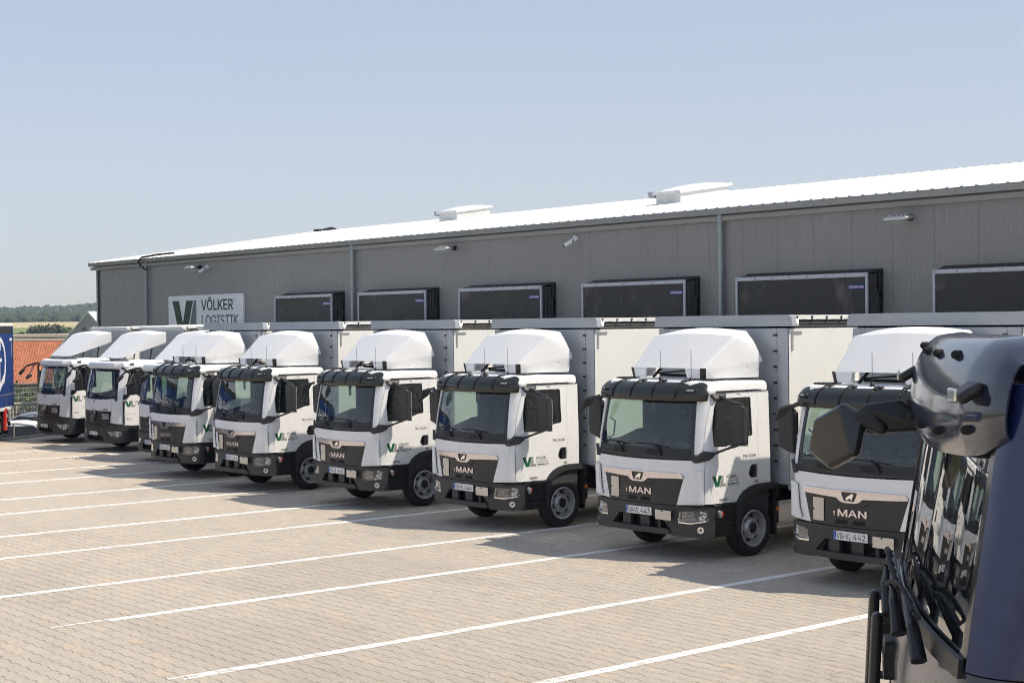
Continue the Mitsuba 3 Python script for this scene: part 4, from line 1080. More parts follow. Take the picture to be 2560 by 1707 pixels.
# ---------------------------------------------------------------- three rounder white trucks without visors at the far end of the row
def build_round_truck():
    P = Proto()
    tl = lambda z: 0.20 * np.maximum(0, np.asarray(z, float) - 1.30) ** 1.35
    tm = lambda z: 0.035 * np.maximum(0, np.asarray(z, float) - 1.40)
    wr = Wrap(1.12, .17, .86, 1.60, tl, tm, 0.0, 1.1)
    bp = Wrap(1.16, .17, .86, .45, lambda z: 0 * z, lambda z: 0 * z, -.03, 1.1)
    X, Y = wr.X, wr.Y
    sd, sr, se = Y(.30), Y(1.20), Y(1.58)
    scr = rp([(X(-.99), 1.44), (X(-.5), 1.415), (0, 1.405), (X(.5), 1.415), (X(.99), 1.44), (X(.96), 2.20), (X(-.96), 2.20)], .06)
    grille = Polygon([(X(-.86), 1.085), (X(.80), 1.085), (X(.76), .80), (X(.62), .70), (X(-.62), .70), (X(-.76), .80)])
    front = Polygon([(-sd, .74), (X(-.76), .78), (X(.76), .78), (sd, .74), (sd, 1.44), (X(.995), 1.425), (X(.5), 1.40), (0, 1.39), (X(-.5), 1.40), (X(-.995), 1.425), (-sd, 1.44)]).difference(grille.buffer(.005))
    P.add('front_panel', wr.slab(front, -.03, 0, .09), 'white_paint', smooth=35)
    for s in (1, -1):
        P.add('panel_seam', wr.slab(sbox(min(s * X(.80), s * (X(.80) + .006)), .79, max(s * X(.80), s * (X(.80) + .006)), 1.40), 0, .002, .1), 'ink_slate')
    g = P.add('grille', wr.slab(grille, -.02, -.004, .07), 'grille_plastic', smooth=30)
    for z in (.82, .90, .98):
        P.add('grille_bar', wr.slab(Polygon([(X(-.72), z), (X(-.3), z - .03), (X(.3), z - .03), (X(.72), z), (X(.72), z + .03), (X(.3), z), (X(-.3), z), (X(-.72), z + .03)]), -.004, .02, .07), 'dark_plastic', g, smooth=30)
    P.add('grille_lip', wr.slab(Polygon([(X(-.66), .70), (X(.66), .70), (X(.70), .745), (X(.3), .72), (X(-.3), .72), (X(-.70), .745)]), -.004, .03, .07), 'dark_plastic', g)
    ring = Polygon([(.155 * math.cos(t), .965 + .155 * math.sin(t)) for t in np.linspace(0, 2 * np.pi, 40)])
    spokes = unary_union([Polygon([(.030 * math.cos(a + 1.57), .965 + .030 * math.sin(a + 1.57)), (.135 * math.cos(a), .965 + .135 * math.sin(a)), (.030 * math.cos(a - 1.57), .965 + .030 * math.sin(a - 1.57))]) for a in (math.pi / 2, math.pi * 7 / 6, math.pi * 11 / 6)])
    P.add('emblem', wr.slab(unary_union([ring.difference(ring.buffer(-.022)), spokes]), .035, .055, .05), 'chrome', g, smooth=30)
    P.add('emblem_plate', wr.slab(ring.buffer(-.01), .02, .034, .06), 'black_gloss', g)
    P.add('warning_plate', wr.slab(rp([(X(-.80), .80), (X(-.66), .80), (X(-.70), 1.06), (X(-.84), 1.06)], .01), .004, .012), 'cream_plate')
    P.add('spare_plate', wr.slab(rp([(X(.46), .875), (X(.74), .875), (X(.72), 1.02), (X(.45), 1.02)], .01), .022, .030), 'ink_grey')
    P.add('model_lettering', wr.text('Atego', X(.45), 1.105, .055, .001, .003, True, .22), 'ink_slate')
    P.add('mark', wr.slab(sbox(X(-.02), 1.30, X(.02), 1.36), 0, .008), 'ink_black')
    bs = bp.Y(.44)
    hl = rp([(bp.X(.58), .555), (bp.X(1.0), .572), (bp.Y(.27), .555), (bp.Y(.25), .44), (bp.X(1.0), .395), (bp.X(.70), .405), (bp.X(.64), .49)], .02)
    op = rp([(bp.X(-.45), .43), (bp.X(.45), .43), (bp.X(.50), .30), (bp.X(-.50), .30)], .02)
    out_ = Polygon([(-bs, .27), (bp.X(-.7), .235), (bp.X(.7), .235), (bs, .27), (bs, .72), (bp.X(.8), .74), (bp.X(.5), .69), (bp.X(-.5), .69), (bp.X(-.8), .74), (-bs, .72)])
    b = P.add('bumper', bp.slab(out_.difference(hl).difference(mirror(hl)).difference(op), -.05, 0, .08), 'dark_plastic', smooth=30)
    P.add('intake', bp.slab(op.buffer(.02), -.14, -.10, .1), 'black_matt', b)
    n = P.add('number_plate', bx(-.26, .26, -.045, -.035, .435, .535, .003), 'plate_white')
    P.add('country_strip', bx(-.258, -.215, -.0465, -.0445, .437, .533), 'plate_blue', n)
    P.add('characters', text_on('VB VL 43', .072, (-.195, -.0455, .45), (1, 0, 0), (0, -1, 0), .001, False, .43), 'ink_black', n)
    for s in (1, -1):
        fl = (lambda p: p) if s > 0 else mirror
        h = P.add('headlight', bp.slab(fl(hl.buffer(.003)), -.08, -.065, .08), 'ink_grey')
        r3 = np.random.default_rng(9)
        rf = []
        for k in range(18):
            c = bp.map(np.array([[s * r3.uniform(bp.X(.68), bp.Y(.22)), r3.uniform(.42, .55), -.05]]))[0]
            rf.append(trimesh.creation.icosphere(subdivisions=1, radius=r3.uniform(.02, .036)).apply_translation(c))
        P.add('reflector', cat(rf), 'reflector', h, smooth=False)
        P.add('lamp_cover', bp.sheet(fl(hl), -.004, .08), 'lamp_glass', h, smooth=True)
        zs = np.linspace(1.43, 2.24, 9)
        dA = lambda z: Y(.30 + .02 * max(0, z - 1.4) + .10 * max(0, z - 1.7) ** 1.5)
        seam = [(dA(z), z) for z in zs]
        win = rp([(Y(.42, 1.5), 1.50), (Y(.75, 1.5), 1.52), (Y(1.10, 1.5), 1.60), (Y(1.10, 2.1), 2.18), (Y(.52, 2.1), 2.18), (Y(.43, 1.8), 1.85)], .04)
        door = Polygon([(sd + .006, .70)] + [(a + .006, z) for a, z in seam] + [(sr, 2.24), (sr, .98), (Y(1.0), .93), (Y(.86), .84), (Y(.80), .70)]).difference(win)
        P.add('pillar', wr.slab(fl(max(polys(Polygon([(X(1.0), 1.43)] + seam + [(X(.90), 2.24), (X(.90), 2.2)]).difference(scr.buffer(.004))), key=lambda q: q.area)), -.03, 0, .08), 'white_paint', smooth=35)
        d = P.add('door', wr.slab(fl(door), -.03, .001, .08), 'white_paint', smooth=35, label='white cab door with a green V' if s > 0 else None)
        P.add('window', wr.sheet(fl(win.buffer(.003)), -.012), 'window_glass', d, smooth=True)
        P.add('door_crease', wr.slab(fl(sbox(sd + .01, 1.015, sr, 1.022)), .001, .004, .1), 'ink_grey', d)
        if s > 0:
            q = logo_polys(.16, Y(.36), 1.20)
            P.add('door_mark', wr.slab(q[0], .001, .003), 'ink_green', d)
            P.add('door_mark', wr.slab(q[1], .001, .003), 'ink_grey', d)
            P.add('door_lettering', wr.text('VÖLKER', Y(.64), 1.31, .043, .001, .002, True, .215), 'ink_dark_green', d)
            P.add('door_lettering', wr.text('LOGISTIK', Y(.64), 1.25, .036, .001, .002, True, .262), 'ink_grey', d)
            P.add('model_lettering', wr.text('816', Y(.40), .86, .05, .001, .003, True), 'ink_slate', d)
        P.add('handle', wr.slab(fl(rp([(Y(1.0), 1.10), (Y(1.16), 1.10), (Y(1.16), 1.17), (Y(1.0), 1.17)], .01)), .0, .02), 'black_plastic', d)
        P.add('rear_panel', wr.slab(fl(Polygon([(sr + .006, .98), (sr + .006, 2.24), (se, 2.24), (se, .98)])), -.03, 0, .12), 'white_paint', smooth=35)
        P.add('side_vent', wr.slab(fl(sbox(Y(.52, 2.3), 2.335, Y(.66, 2.3), 2.372)), .0, .03), 'dark_plastic')
        st = P.add('step_box', bx(s * .8, s * 1.13, .44, .84, .27, .71, .01), 'black_plastic')
        P.add('wheel_arch', ext(Polygon([(.80, .34), (.80, .72), (.90, .86), (1.05, .95), (1.25, .98), (1.62, .98), (1.62, .90), (1.25, .90), (1.08, .87), (.95, .79), (.87, .66), (.86, .34)]), min(s * .9, s * 1.14), max(s * .9, s * 1.14), 'yz'), 'dark_plastic', smooth=20)
        P.add('wheel_housing', cat(bx(s * .62, s * .66, .80, 1.66, .3, .98), bx(s * .62, s * 1.08, .78, .86, .40, .96), bx(s * .62, s * 1.08, 1.62, 1.66, .34, .96), bx(s * .62, s * 1.08, .84, 1.62, .90, .95)), 'black_matt')
        wheel(P, 'front_wheel', 1.09, .84, 1.22, .39, .245, s)
        P.add('corner_slit', bp.slab(fl(sbox(bp.Y(.30), .74, bp.Y(.34), 1.35)), -.03, .0), 'black_plastic')
        mh = P.add('side_mirror', sph_hull([(s * 1.30, .42, 2.02), (s * 1.46, .42, 2.02), (s * 1.30, .42, 1.60), (s * 1.46, .42, 1.60), (s * 1.32, .52, 2.0), (s * 1.44, .52, 1.62)], .04, 2), 'black_plastic', smooth=50)
        P.add('mirror_arm', tube([(s * 1.06, .32, 2.24), (s * 1.2, .30, 2.22), (s * 1.38, .38, 2.10), (s * 1.38, .40, 2.0)], .028, 8), 'black_plastic', mh, smooth=50)
        P.add('mirror_foot', sph_hull([wr.map(np.array([[s * (sd + .04), 1.44, .02]]))[0], wr.map(np.array([[s * (sd + .13), 1.50, .03]]))[0], wr.map(np.array([[s * (sd + .05), 1.50, .03]]))[0]], .04, 2), 'black_plastic', smooth=50)
    fm = P.add('front_mirror', sph_hull([(-1.34, -.20, 1.98), (-1.26, -.22, 2.0), (-1.32, -.12, 2.08), (-1.24, -.14, 2.08)], .045, 2), 'black_plastic', smooth=50)
    P.add('arm', tube([(-1.28, -.16, 2.08), (-1.2, -.06, 2.20), (-1.0, .10, 2.27), (-.86, .20, 2.29)], [.02, .026, .03, .02], 8), 'black_plastic', fm, smooth=50)
    k2 = P.add('front_mirror', sph_hull([(-.93, -.16, 1.86), (-.84, -.17, 1.87), (-.92, -.08, 1.93), (-.84, -.08, 1.93)], .04, 2), 'black_plastic', smooth=50)
    P.add('arm', tube([(-.90, -.10, 1.95), (-1.02, .06, 2.15), (-1.08, .14, 2.25)], .018, 8), 'black_plastic', k2, smooth=50)
    ws = P.add('windscreen', wr.sheet(scr.buffer(.004), -.012, .08), 'window_glass', smooth=True)
    P.add('black_border', wr.slab(scr.buffer(.002).difference(rp([(X(-.93), 1.52), (X(.93), 1.52), (X(.90), 2.14), (X(-.90), 2.14)], .06)), -.010, -.004, .08), 'black_gloss', ws, smooth=40)
    for a, b2 in (((-.45, 1.45), (-.85, 1.58)), ((.10, 1.44), (-.35, 1.57)), ((.62, 1.45), (.2, 1.57))):
        p = wr.map(np.array([[X(a[0]), a[1], .03], [X((a[0] * .7 + b2[0] * .3)), a[1] + .10, .03], [X(b2[0]), b2[1], .02]]))
        P.add('wiper', tube(p, .012, 6), 'black_plastic')
    pts = []
    for s in (-1, 1):
        pts += [(s * 1.02, .42, 2.27), (s * .98, .40, 2.34), (s * 1.03, 1.5, 2.27), (s * 1.0, 1.5, 2.37), (s * .80, .26, 2.27), (s * .76, .28, 2.33), (s * .3, .20, 2.27), (s * .3, .22, 2.33)]
    P.add('roof', sph_hull(pts, .06, 2), 'white_paint', smooth=50)
    # wedge-shaped deflector, open behind
    def hull(d, r):
        q = []
        for s in (-1, 1):
            q += [(s * (.72 - d), .50 + d, 2.41), (s * (.74 - d), .47 + d, 2.47), (s * (1.00 - d), 1.30, 3.12 - d), (s * (1.12 - d), 1.58, 3.18 - d), (s * (1.13 - d), 1.60, 2.93), (s * (.80 - d), .56 + d, 2.41)]
        q += [(0, .42 + d, 2.41), (0, .40 + d, 2.47), (0, 1.30, 3.17 - d), (0, 1.58, 3.23 - d)]
        q = np.array(q) - [0, 0, 0]
        q[:, 0] -= np.sign(q[:, 0]) * r
        q[:, 2] -= r * (q[:, 2] > 3)
        q[:, 1] += r * (q[:, 1] < .7)
        ico = trimesh.creation.icosphere(subdivisions=2, radius=r).vertices
        return m3.Manifold.hull_points(np.vstack([p + ico for p in q]))
    cutz = m3.Manifold.hull_points(np.array([(x, y, z) for x in (-2, 2) for y, z in ((.2, 2.40), (.58, 2.40), (1.75, 2.95), (1.75, 1.5), (.2, 1.5))], float))
    sh = hull(0, .05) - hull(.03, .05) - cutz - m3.Manifold.cube([3, 1, 3]).translate([-1.5, 1.575, 2.0]) - m3.Manifold.cube([.62, .5, .12]).translate([-.42, .2, 2.38])
    k_ = sh.to_mesh()
    df = P.add('wind_deflector', trimesh.Trimesh(np.array(k_.vert_properties[:, :3], float), np.array(k_.tri_verts), process=False), 'white_plastic', smooth=32, label='white wedge-shaped wind deflector')
    P.add('support', tube([(-.5, .7, 2.40), (-.5, 1.4, 2.42), (-.5, 1.5, 2.95)], .025), 'black_plastic', df)
    P.add('support', tube([(.5, .7, 2.40), (.5, 1.4, 2.42), (.5, 1.5, 2.95)], .025), 'black_plastic', df)
    P.add('roof_rail', bx(.86, .90, .6, 1.5, 2.40, 2.44, .005), 'white_plastic')
    P.add('dashboard', sph_hull([(-.95, .36, 1.48), (.95, .36, 1.48), (-.95, .2, 1.40), (.95, .2, 1.40), (-.95, .56, 1.42), (.95, .56, 1.0), (-.95, .56, 1.0)], .05), 'interior', smooth=50)
    steering(P, .48, .68, 1.52)
    seat(P, .48, .80, 1.16)
    seat(P, -.48, .80, 1.16)
    P.add('cab_rear_wall', cat(bx(-1.06, 1.06, 1.55, 1.58, .85, 2.34), bx(-1.0, 1.0, .2, 1.55, .76, .82)), 'interior')
    body_liner(P, wr, [scr.buffer(-.02), win.buffer(-.004) if win.bounds[0] > 0 else win, mirror(win)], 1.6, .60, 2.26, 1.57)
    box_body(P, 1.95, 7.6, 0, 3.33, 1.27, False, False, .09)
    chassis(P, 1.9, 7.6, 5.4, .39)
    return P


ROUND = build_round_truck()
for x_, y_, l_ in ((-43.34, 18.01, 'white round-nosed truck at the far left end of the row, orange square on its grille'), (-39.19, 17.66, 'white round-nosed truck second from the left, grey square on its grille'), (-34.95, 17.2, 'white round-nosed truck mostly hidden behind its neighbour, third from the left')):
    ROUND.place(thing('round_nosed_truck', l_, 'truck', 'white round-nosed trucks at the far end of the row'), place_matrix(x_, y_))
# ---------------------------------------------------------------- the dark blue truck close to the camera
def build_navy():
    P = Proto()
    tl = lambda z: 0.17 * np.maximum(0, np.asarray(z, float) - 1.95)
    tm = lambda z: 0.03 * np.maximum(0, np.asarray(z, float) - 2.0)
    wr = Wrap(1.20, .055, 1.02, 2.2, tl, tm, 0.0, 1.4)
    lo = Wrap(1.22, .055, 1.02, .6, lambda z: 0 * z, lambda z: 0 * z, -.04)
    X, Y = wr.X, wr.Y
    zb, zt = 2.16, 3.08
    sd, se = Y(.36), Y(2.2)
    scr = rp([(X(-1.06), zb + .03), (X(-.5), zb), (0, zb - .01), (X(.5), zb), (X(1.06), zb + .03), (X(1.03), zt), (X(-1.03), zt)], .06)
    P.add('windscreen', wr.sheet(scr.buffer(.004), -.012, .05), 'navy_screen', smooth=True, label='steep windscreen mirroring the row of white trucks')
    P.add('black_border', wr.slab(scr.buffer(.002).difference(rp([(X(-1.0), zb + .05), (X(1.0), zb + .05), (X(.97), zt - .1), (X(-.97), zt - .1)], .06)), -.010, -.004, .06), 'black_gloss', smooth=40)
    front = Polygon([(-sd, 1.20), (sd, 1.20), (sd, zb + .02), (X(1.07), zb + .02), (X(.5), zb - .012), (0, zb - .022), (X(-.5), zb - .012), (X(-1.07), zb + .02), (-sd, zb + .02)])
    P.add('front_panel', wr.slab(front, -.03, 0, .06), 'navy_front', smooth=35, label='metallic front panel below the windscreen')
    P.add('panel_gap', wr.slab(sbox(-X(1.05), 1.76, X(1.05), 1.775), -.0, .004, .08), 'black_matt')
    low = Polygon([(-lo.Y(.5), .36), (lo.Y(.5), .36), (lo.Y(.5), 1.2), (-lo.Y(.5), 1.2)])
    P.add('bumper', lo.slab(low, -.05, 0, .1), 'navy_front', smooth=35)
    P.add('grille', wr.slab(rp([(X(-.75), 1.26), (X(.75), 1.26), (X(.8), 1.70), (X(-.8), 1.70)], .04), 0, .02, .08), 'black_plastic', smooth=30)
    seam = [(Y(.36 + .15 * max(0, z - 2.1)), z) for z in np.linspace(zb + .025, zt + .02, 8)]
    win = rp([(Y(.62, 2.3), 2.05), (Y(1.25, 2.3), 2.10), (Y(1.25, 2.9), 2.90), (Y(.72, 2.9), 2.90)], .05)
    for s in (1, -1):
        fl = (lambda p: p) if s > 0 else mirror
        pil = max(polys(Polygon([(X(1.07), zb + .025)] + seam + [(X(1.0), zt + .02)]).difference(scr.buffer(.004))), key=lambda q: q.area)
        P.add('pillar', wr.slab(fl(pil), -.03, 0, .05), 'navy_paint', smooth=35)
        door = Polygon([(sd + .006, 1.0)] + [(a + .006, z) for a, z in seam] + [(Y(1.35), zt + .02), (Y(1.35), 1.0)]).difference(win)
        d = P.add('door', wr.slab(fl(door), -.03, 0, .08), 'navy_paint', smooth=35)
        P.add('window', wr.sheet(fl(win.buffer(.004)), -.012), 'dark_glass', d, smooth=True)
        P.add('rear_panel', wr.slab(fl(Polygon([(Y(1.35) + .006, 1.0), (Y(1.35) + .006, zt + .02), (se, zt + .02), (se, 1.0)])), -.03, 0, .12), 'navy_paint', smooth=35)
        P.add('wheel_arch', ext(Polygon([(.72, .5), (.80, .85), (1.0, 1.02), (1.4, 1.1), (1.8, 1.02), (2.0, .85), (2.06, .5), (2.12, .5), (2.1, 1.12), (.68, 1.12), (.66, .5)]), min(s * .95, s * 1.22), max(s * .95, s * 1.22), 'yz'), 'black_plastic', smooth=20)
        wheel(P, 'front_wheel', 1.16, .86, 1.40, .50, .29, s)
        P.add('step_box', bx(s * .8, s * 1.2, .55, .72, .36, 1.0, .02), 'black_plastic')
        mh = P.add('side_mirror', sph_hull([(s * 1.40, .55, 2.95), (s * 1.66, .55, 2.95), (s * 1.40, .55, 2.25), (s * 1.66, .55, 2.28), (s * 1.42, .66, 2.9), (s * 1.64, .66, 2.3)], .04, 2), 'black_plastic', smooth=50) if s > 0 else None
        # grab handles and their sockets on the front
    for xh in (-.80, -.27):
        p = wr.map(np.array([[X(xh), z, .09] for z in (1.62, 1.75, 1.95, 2.10)]))
        h = P.add('grab_handle', sph_hull([p[0] + [-.02, 0, 0], p[0] + [.02, 0, 0], p[-1] + [-.02, 0, 0], p[-1] + [.02, 0, 0]], .022), 'black_plastic', smooth=50)
        P.add('stem', tube([p[1], wr.map(np.array([[X(xh) + .02, 1.75, 0]]))[0]], .018), 'black_plastic', h)
        P.add('stem', tube([p[-1], wr.map(np.array([[X(xh) + .02, 2.10, 0]]))[0]], .022), 'black_plastic', h)
    for xh in (-.93, -.42):
        fr = rp([(X(xh) - .09, 1.83), (X(xh) + .09, 1.83), (X(xh) + .09, 1.99), (X(xh) - .09, 1.99)], .02)
        k = P.add('step_socket', wr.slab(fr.difference(fr.buffer(-.03)), -.0, .035, .04), 'dark_plastic', smooth=30)
        P.add('cavity', wr.slab(fr.buffer(-.028), -.001, .004, .05), 'black_matt', k)
    # wipers parked along the foot of the windscreen
    P.add('scuttle', wr.slab(Polygon([(X(-1.06), zb + .0), (X(1.06), zb + .0), (X(1.05), zb + .06), (X(-1.05), zb + .06)]), -.002, .018, .06), 'black_plastic', smooth=40)
    for k, (a, b) in enumerate(((-1.02, -.25), (-.62, .15), (-.15, .62))):
        q = wr.map(np.array([[X(a + (b - a) * t), zb + .075 + .05 * math.sin(math.pi * t) + .035 * t, .045 + .01 * k] for t in np.linspace(0, 1, 12)]))
        w = P.add('wiper', tube(q, [.010] * 12, 6), 'black_plastic', smooth=50)
        q2 = q + [0, -.02, .022]
        P.add('blade', tube(q2, .009, 6), 'rubber', w)
        [P.add('blade_clip', tube([q[i], q2[i]], .008, 5), 'black_plastic', w) for i in range(1, 12, 2)]
        arm = wr.map(np.array([[X(b + .05), zb - .03, .05], [X(b - .02), zb + .07, .075], [X((a + b) / 2), zb + .13, .06]]))
        P.add('arm', tube(arm, [.030, .024, .014], 8), 'black_plastic', w, smooth=50)
    # roof and visor
    pts = []
    for s in (-1, 1):
        pts += [(s * 1.04, .70, 3.10), (s * 1.0, .72, 3.16), (s * 1.06, 2.1, 3.10), (s * 1.0, 2.1, 3.2), (s * .80, .42, 3.10), (s * .75, .46, 3.15), (s * .3, .36, 3.10), (s * .3, .40, 3.16)]
    P.add('roof', sph_hull(pts, .07, 2), 'navy_paint', smooth=50)
    sv = X(1.0) + .12
    sec = np.array([(.03, 2.82), (.06, 2.87), (.085, 2.95), (.09, 3.05), (.075, 3.14), (.04, 3.20), (.0, 3.235), (-.10, 3.25)])
    tt = np.linspace(0, 1, 19)
    sw, sz = np.interp(tt, np.linspace(0, 1, 8), sec[:, 0]), np.interp(tt, np.linspace(0, 1, 8), sec[:, 1])
    ss = np.linspace(-sv, sv, 61)

    def shell(dw):
        out = []
        for s in ss:
            e = max(0.0, (abs(s) - (sv - .30)) / .30)
            lift = .10 * e ** 2
            low_edge = .055 * (abs(s) / sv) ** 2
            out.append(np.c_[np.full(len(tt), s), sz + (low_edge + lift * .5) * (1 - tt) - .10 * e ** 2 * tt, (sw - .05) * (1 - .35 * e ** 2) + .05 + dw - .03 * e])
        return wr.map(np.vstack(out))
    A, B = shell(0), shell(-.01)
    n1, n2 = len(ss), len(tt)
    i, j = np.meshgrid(np.arange(n1 - 1), np.arange(n2 - 1), indexing='ij')
    q = (i * n2 + j).ravel()
    fo = np.vstack([np.c_[q, q + n2, q + n2 + 1], np.c_[q, q + n2 + 1, q + 1]])
    o = n1 * n2
    loop = [k for k in range(n2)] + [k * n2 + n2 - 1 for k in range(1, n1)] + [(n1 - 1) * n2 + k for k in range(n2 - 2, -1, -1)] + [k * n2 for k in range(n1 - 2, 0, -1)]
    rim_ = []
    for a, b in zip(loop, loop[1:] + loop[:1]):
        rim_ += [[a, b, b + o], [a, b + o, a + o]]
    vm = trimesh.Trimesh(np.vstack([A, B]), np.vstack([fo, fo[:, ::-1] + o, np.array(rim_)]), process=False)
    vm.fix_normals()
    vis = P.add('sun_visor', vm, 'navy_visor', smooth=40, label='glossy dark sun visor held by black rubber buttons')

    def on_shell(s, t, dw=.0):
        k = np.interp(t, tt, np.arange(len(tt)))
        i0 = int(np.clip(round(np.interp(s, ss, np.arange(len(ss)))), 0, len(ss) - 1))
        row = A[i0 * n2:(i0 + 1) * n2]
        return np.array([np.interp(k, np.arange(n2), row[:, c]) for c in range(3)])
    for s_, t_ in ((-1.15, .25), (-1.1, .70), (-.85, .22), (-.80, .68), (-.45, .20), (-.40, .66), (.0, .20), (.05, .66), (.45, .2), (.5, .66), (.9, .22)):
        c = on_shell(s_, t_)
        n = wr.map(np.array([[s_, c[2], 1.0]]))[0] - wr.map(np.array([[s_, c[2], .0]]))[0]
        n = n / np.linalg.norm(n)
        P.add('rubber_button', sph_hull([c - n * .005, c + n * .012], .016, 2), 'rubber', vis, smooth=50)
    for s_ in (-.98, .98):
        c = on_shell(s_ * sv / 1.18, .42)
        n = wr.map(np.array([[s_, 3.0, 1.0]]))[0] - wr.map(np.array([[s_, 3.0, .0]]))[0]
        n /= np.linalg.norm(n)
        t_ = np.array([-n[1], n[0], 0])
        l = P.add('marker_lamp', sph_hull([c + t_ * .05 + [0, 0, .018], c - t_ * .05 + [0, 0, .018], c + t_ * .05 + n * .05 - [0, 0, .012], c - t_ * .05 + n * .05 - [0, 0, .012]], .020, 1), 'black_plastic', smooth=40)
        P.add('lens', sph_hull([c + t_ * .045 + n * .072 + [0, 0, .012], c - t_ * .045 + n * .072 + [0, 0, .012], c + t_ * .045 + n * .072 - [0, 0, .018], c - t_ * .045 + n * .072 - [0, 0, .018]], .006), 'reflector', l)
    P.add('roof_antenna', lathe([(0, .055), (.03, .052), (.10, .022), (.13, .018), (.20, .014), (.42, .011), (.45, .016), (.48, .009), (.95, .005), (.96, 0)], (.55, .62, 3.22), 'z', 16), 'black_plastic', smooth=40)
    # front mirror on its arm at the passenger side
    fm = P.add('front_mirror', sph_hull([(-1.010, -0.140, 2.900), (-1.150, -0.240, 2.830), (-1.190, -0.260, 2.710), (-1.080, -0.190, 2.655), (-0.960, -0.100, 2.720), (-0.980, -0.070, 2.860), (-1.100, -0.140, 2.830)], .03, 2), 'black_gloss', smooth=40, label='front mirror on an arm beside the windscreen')
    P.add('arm', cat(sph_hull([(-0.980, -0.080, 2.860), (-0.980, -0.040, 2.900), (-0.960, 0.020, 2.820)], .03, 2), sph_hull([(-0.980, -0.040, 2.900), (-.98, .10, 2.92), (-0.940, 0.210, 2.840), (-1.000, -0.020, 2.820)], .03, 2)), 'black_plastic', fm, smooth=50)
    # inside
    P.add('dashboard', sph_hull([(-1.0, .42, 2.18), (1.0, .42, 2.18), (-1.0, .26, 2.10), (1.0, .26, 2.10), (-1.0, .8, 2.15), (1.0, .8, 2.15), (-1.0, .8, 1.6), (1.0, .8, 1.6)], .05), 'interior', smooth=50)
    seat(P, .62, 1.1, 1.85)
    seat(P, -.62, 1.1, 1.85)
    steering(P, .62, .95, 2.2)
    P.add('cab_rear_wall', cat(bx(-1.15, 1.15, 2.1, 2.14, 1.0, 3.1), bx(-1.1, 1.1, .3, 2.1, 1.3, 1.36)), 'interior')
    body_liner(P, wr, [scr.buffer(-.02), win.buffer(-.004), mirror(win)], 2.2, 1.0, 3.08, 2.1)
    P.add('chassis_frame', cat(bx(-.45, -.36, 1.0, 6.0, .6, .9), bx(.36, .45, 1.0, 6.0, .6, .9), bx(-1.0, 1.0, 3.9, 4.1, .6, .8)), 'black_plastic')
    for s in (-1, 1):
        wheel(P, 'rear_wheel', 1.2, .7, 4.9, .5, .29, s)
    P.add('fifth_wheel', cat(cyl((0, 4.6, 1.0), (0, 4.6, 1.08), .45), bx(-.5, .5, 4.2, 5.0, .9, 1.0)), 'black_plastic')
    return P


scene['navy_screen'] = {'type': 'thindielectric', 'int_ior': 1.62, 'specular_transmittance': {'type': 'rgb', 'value': [0.5, 0.58, 0.54]}}
mat('navy_front', (0.045, 0.050, 0.085), 0.18, metal=0.35, coat=1.0)
mat('navy_visor', (0.012, 0.016, 0.035), 0.10, spec=0.8, coat=1.0)
NAVY = build_navy()
NAVY.place(thing('blue_truck', 'dark blue truck cab close to the camera at the right edge', 'truck'), place_matrix(-3.66, 4.94, 0, math.radians(-48.2)))
# ---------------------------------------------------------------- left edge: blue trailer, cars, fence, roofs
mat('trailer_blue', (0.012, 0.040, 0.175), 0.42, coat=0.15)
mat('car_silver', (0.42, 0.47, 0.53), 0.28, metal=0.5, coat=1.0)
mat('car_white', (0.75, 0.75, 0.75), 0.25, coat=1.0)
mat('roof_tile', mikit.proc(lambda p, n, uv: mix((0.40, 0.135, 0.070), (0.48, 0.20, 0.11), mikit.cell_rand(p.x * 4.0, p.y * 4.0, p.z * 4.0)) * (0.85 + 0.3 * noise(p.x * 1.5, p.y * 1.5, p.z * 1.5))), 0.8)
mat('render_beige', (0.40, 0.37, 0.31), 0.8)
mat('render_grey', (0.36, 0.36, 0.355), 0.7)
mat('fence_steel', (0.36, 0.40, 0.39), 0.5, metal=0.4)
mat('leaf', mikit.proc(lambda p, n, uv: mix((0.045, 0.075, 0.022), (0.09, 0.12, 0.04), mikit.cell_rand(p.x * 9.0, p.y * 9.0, p.z * 9.0))), 0.6)
mat('leaf_dark', mikit.proc(lambda p, n, uv: mix((0.022, 0.036, 0.016), (0.05, 0.065, 0.028), fbm(p.x * 0.12, p.y * 0.12, p.z * 0.12, 3))), 0.8)
mat('bark', (0.06, 0.05, 0.04), 0.9)

# ---- trailer: its long side runs away from the camera, the far end shows
TE = np.array([-45.15, 17.80])                           # ground corner of the far end
td = np.array([-0.825, 0.565])                           # along the side, away from the camera
td /= np.linalg.norm(td)
tn = np.array([td[1], -td[0]])                           # visible side looks this way
tm_ = np.eye(4)
tm_[:2, 0], tm_[:2, 1], tm_[:2, 3] = -td, -tn, TE         # local x: from the far end towards the near end; local y: into the body
TP = Proto()
Lt, Ht = 12.4, 3.46
ext_side = TP.add('side_curtain', bx(.06, Lt - .05, .012, .030, 1.02, Ht - .30, .004), 'trailer_blue', label='blue side curtain with white lettering and an anchor badge')
for x in np.arange(.9, Lt, 1.0):
    TP.add('curtain_strap', bx(x - .02, x + .02, .004, .012, .90, 1.35, .003), 'ink_slate', ext_side)
TP.add('curtain_fold', bx(.06, Lt - .05, .004, .014, 1.36, 1.40, .003), 'ink_slate', ext_side)
TP.add('end_frame', bx(0, .07, .0, 2.5, .98, Ht - .05, .008), 'trailer_blue')
TP.add('near_frame', bx(Lt - .07, Lt, .0, 2.5, .98, Ht - .05, .008), 'trailer_blue')
TP.add('curtain_track', bx(.0, Lt, .02, .06, Ht - .30, Ht - .08, .006), 'dark_plastic')
TP.add('roof', bx(-.02, Lt + .02, .0, 2.5, Ht - .08, Ht, .02), 'tarp_white')
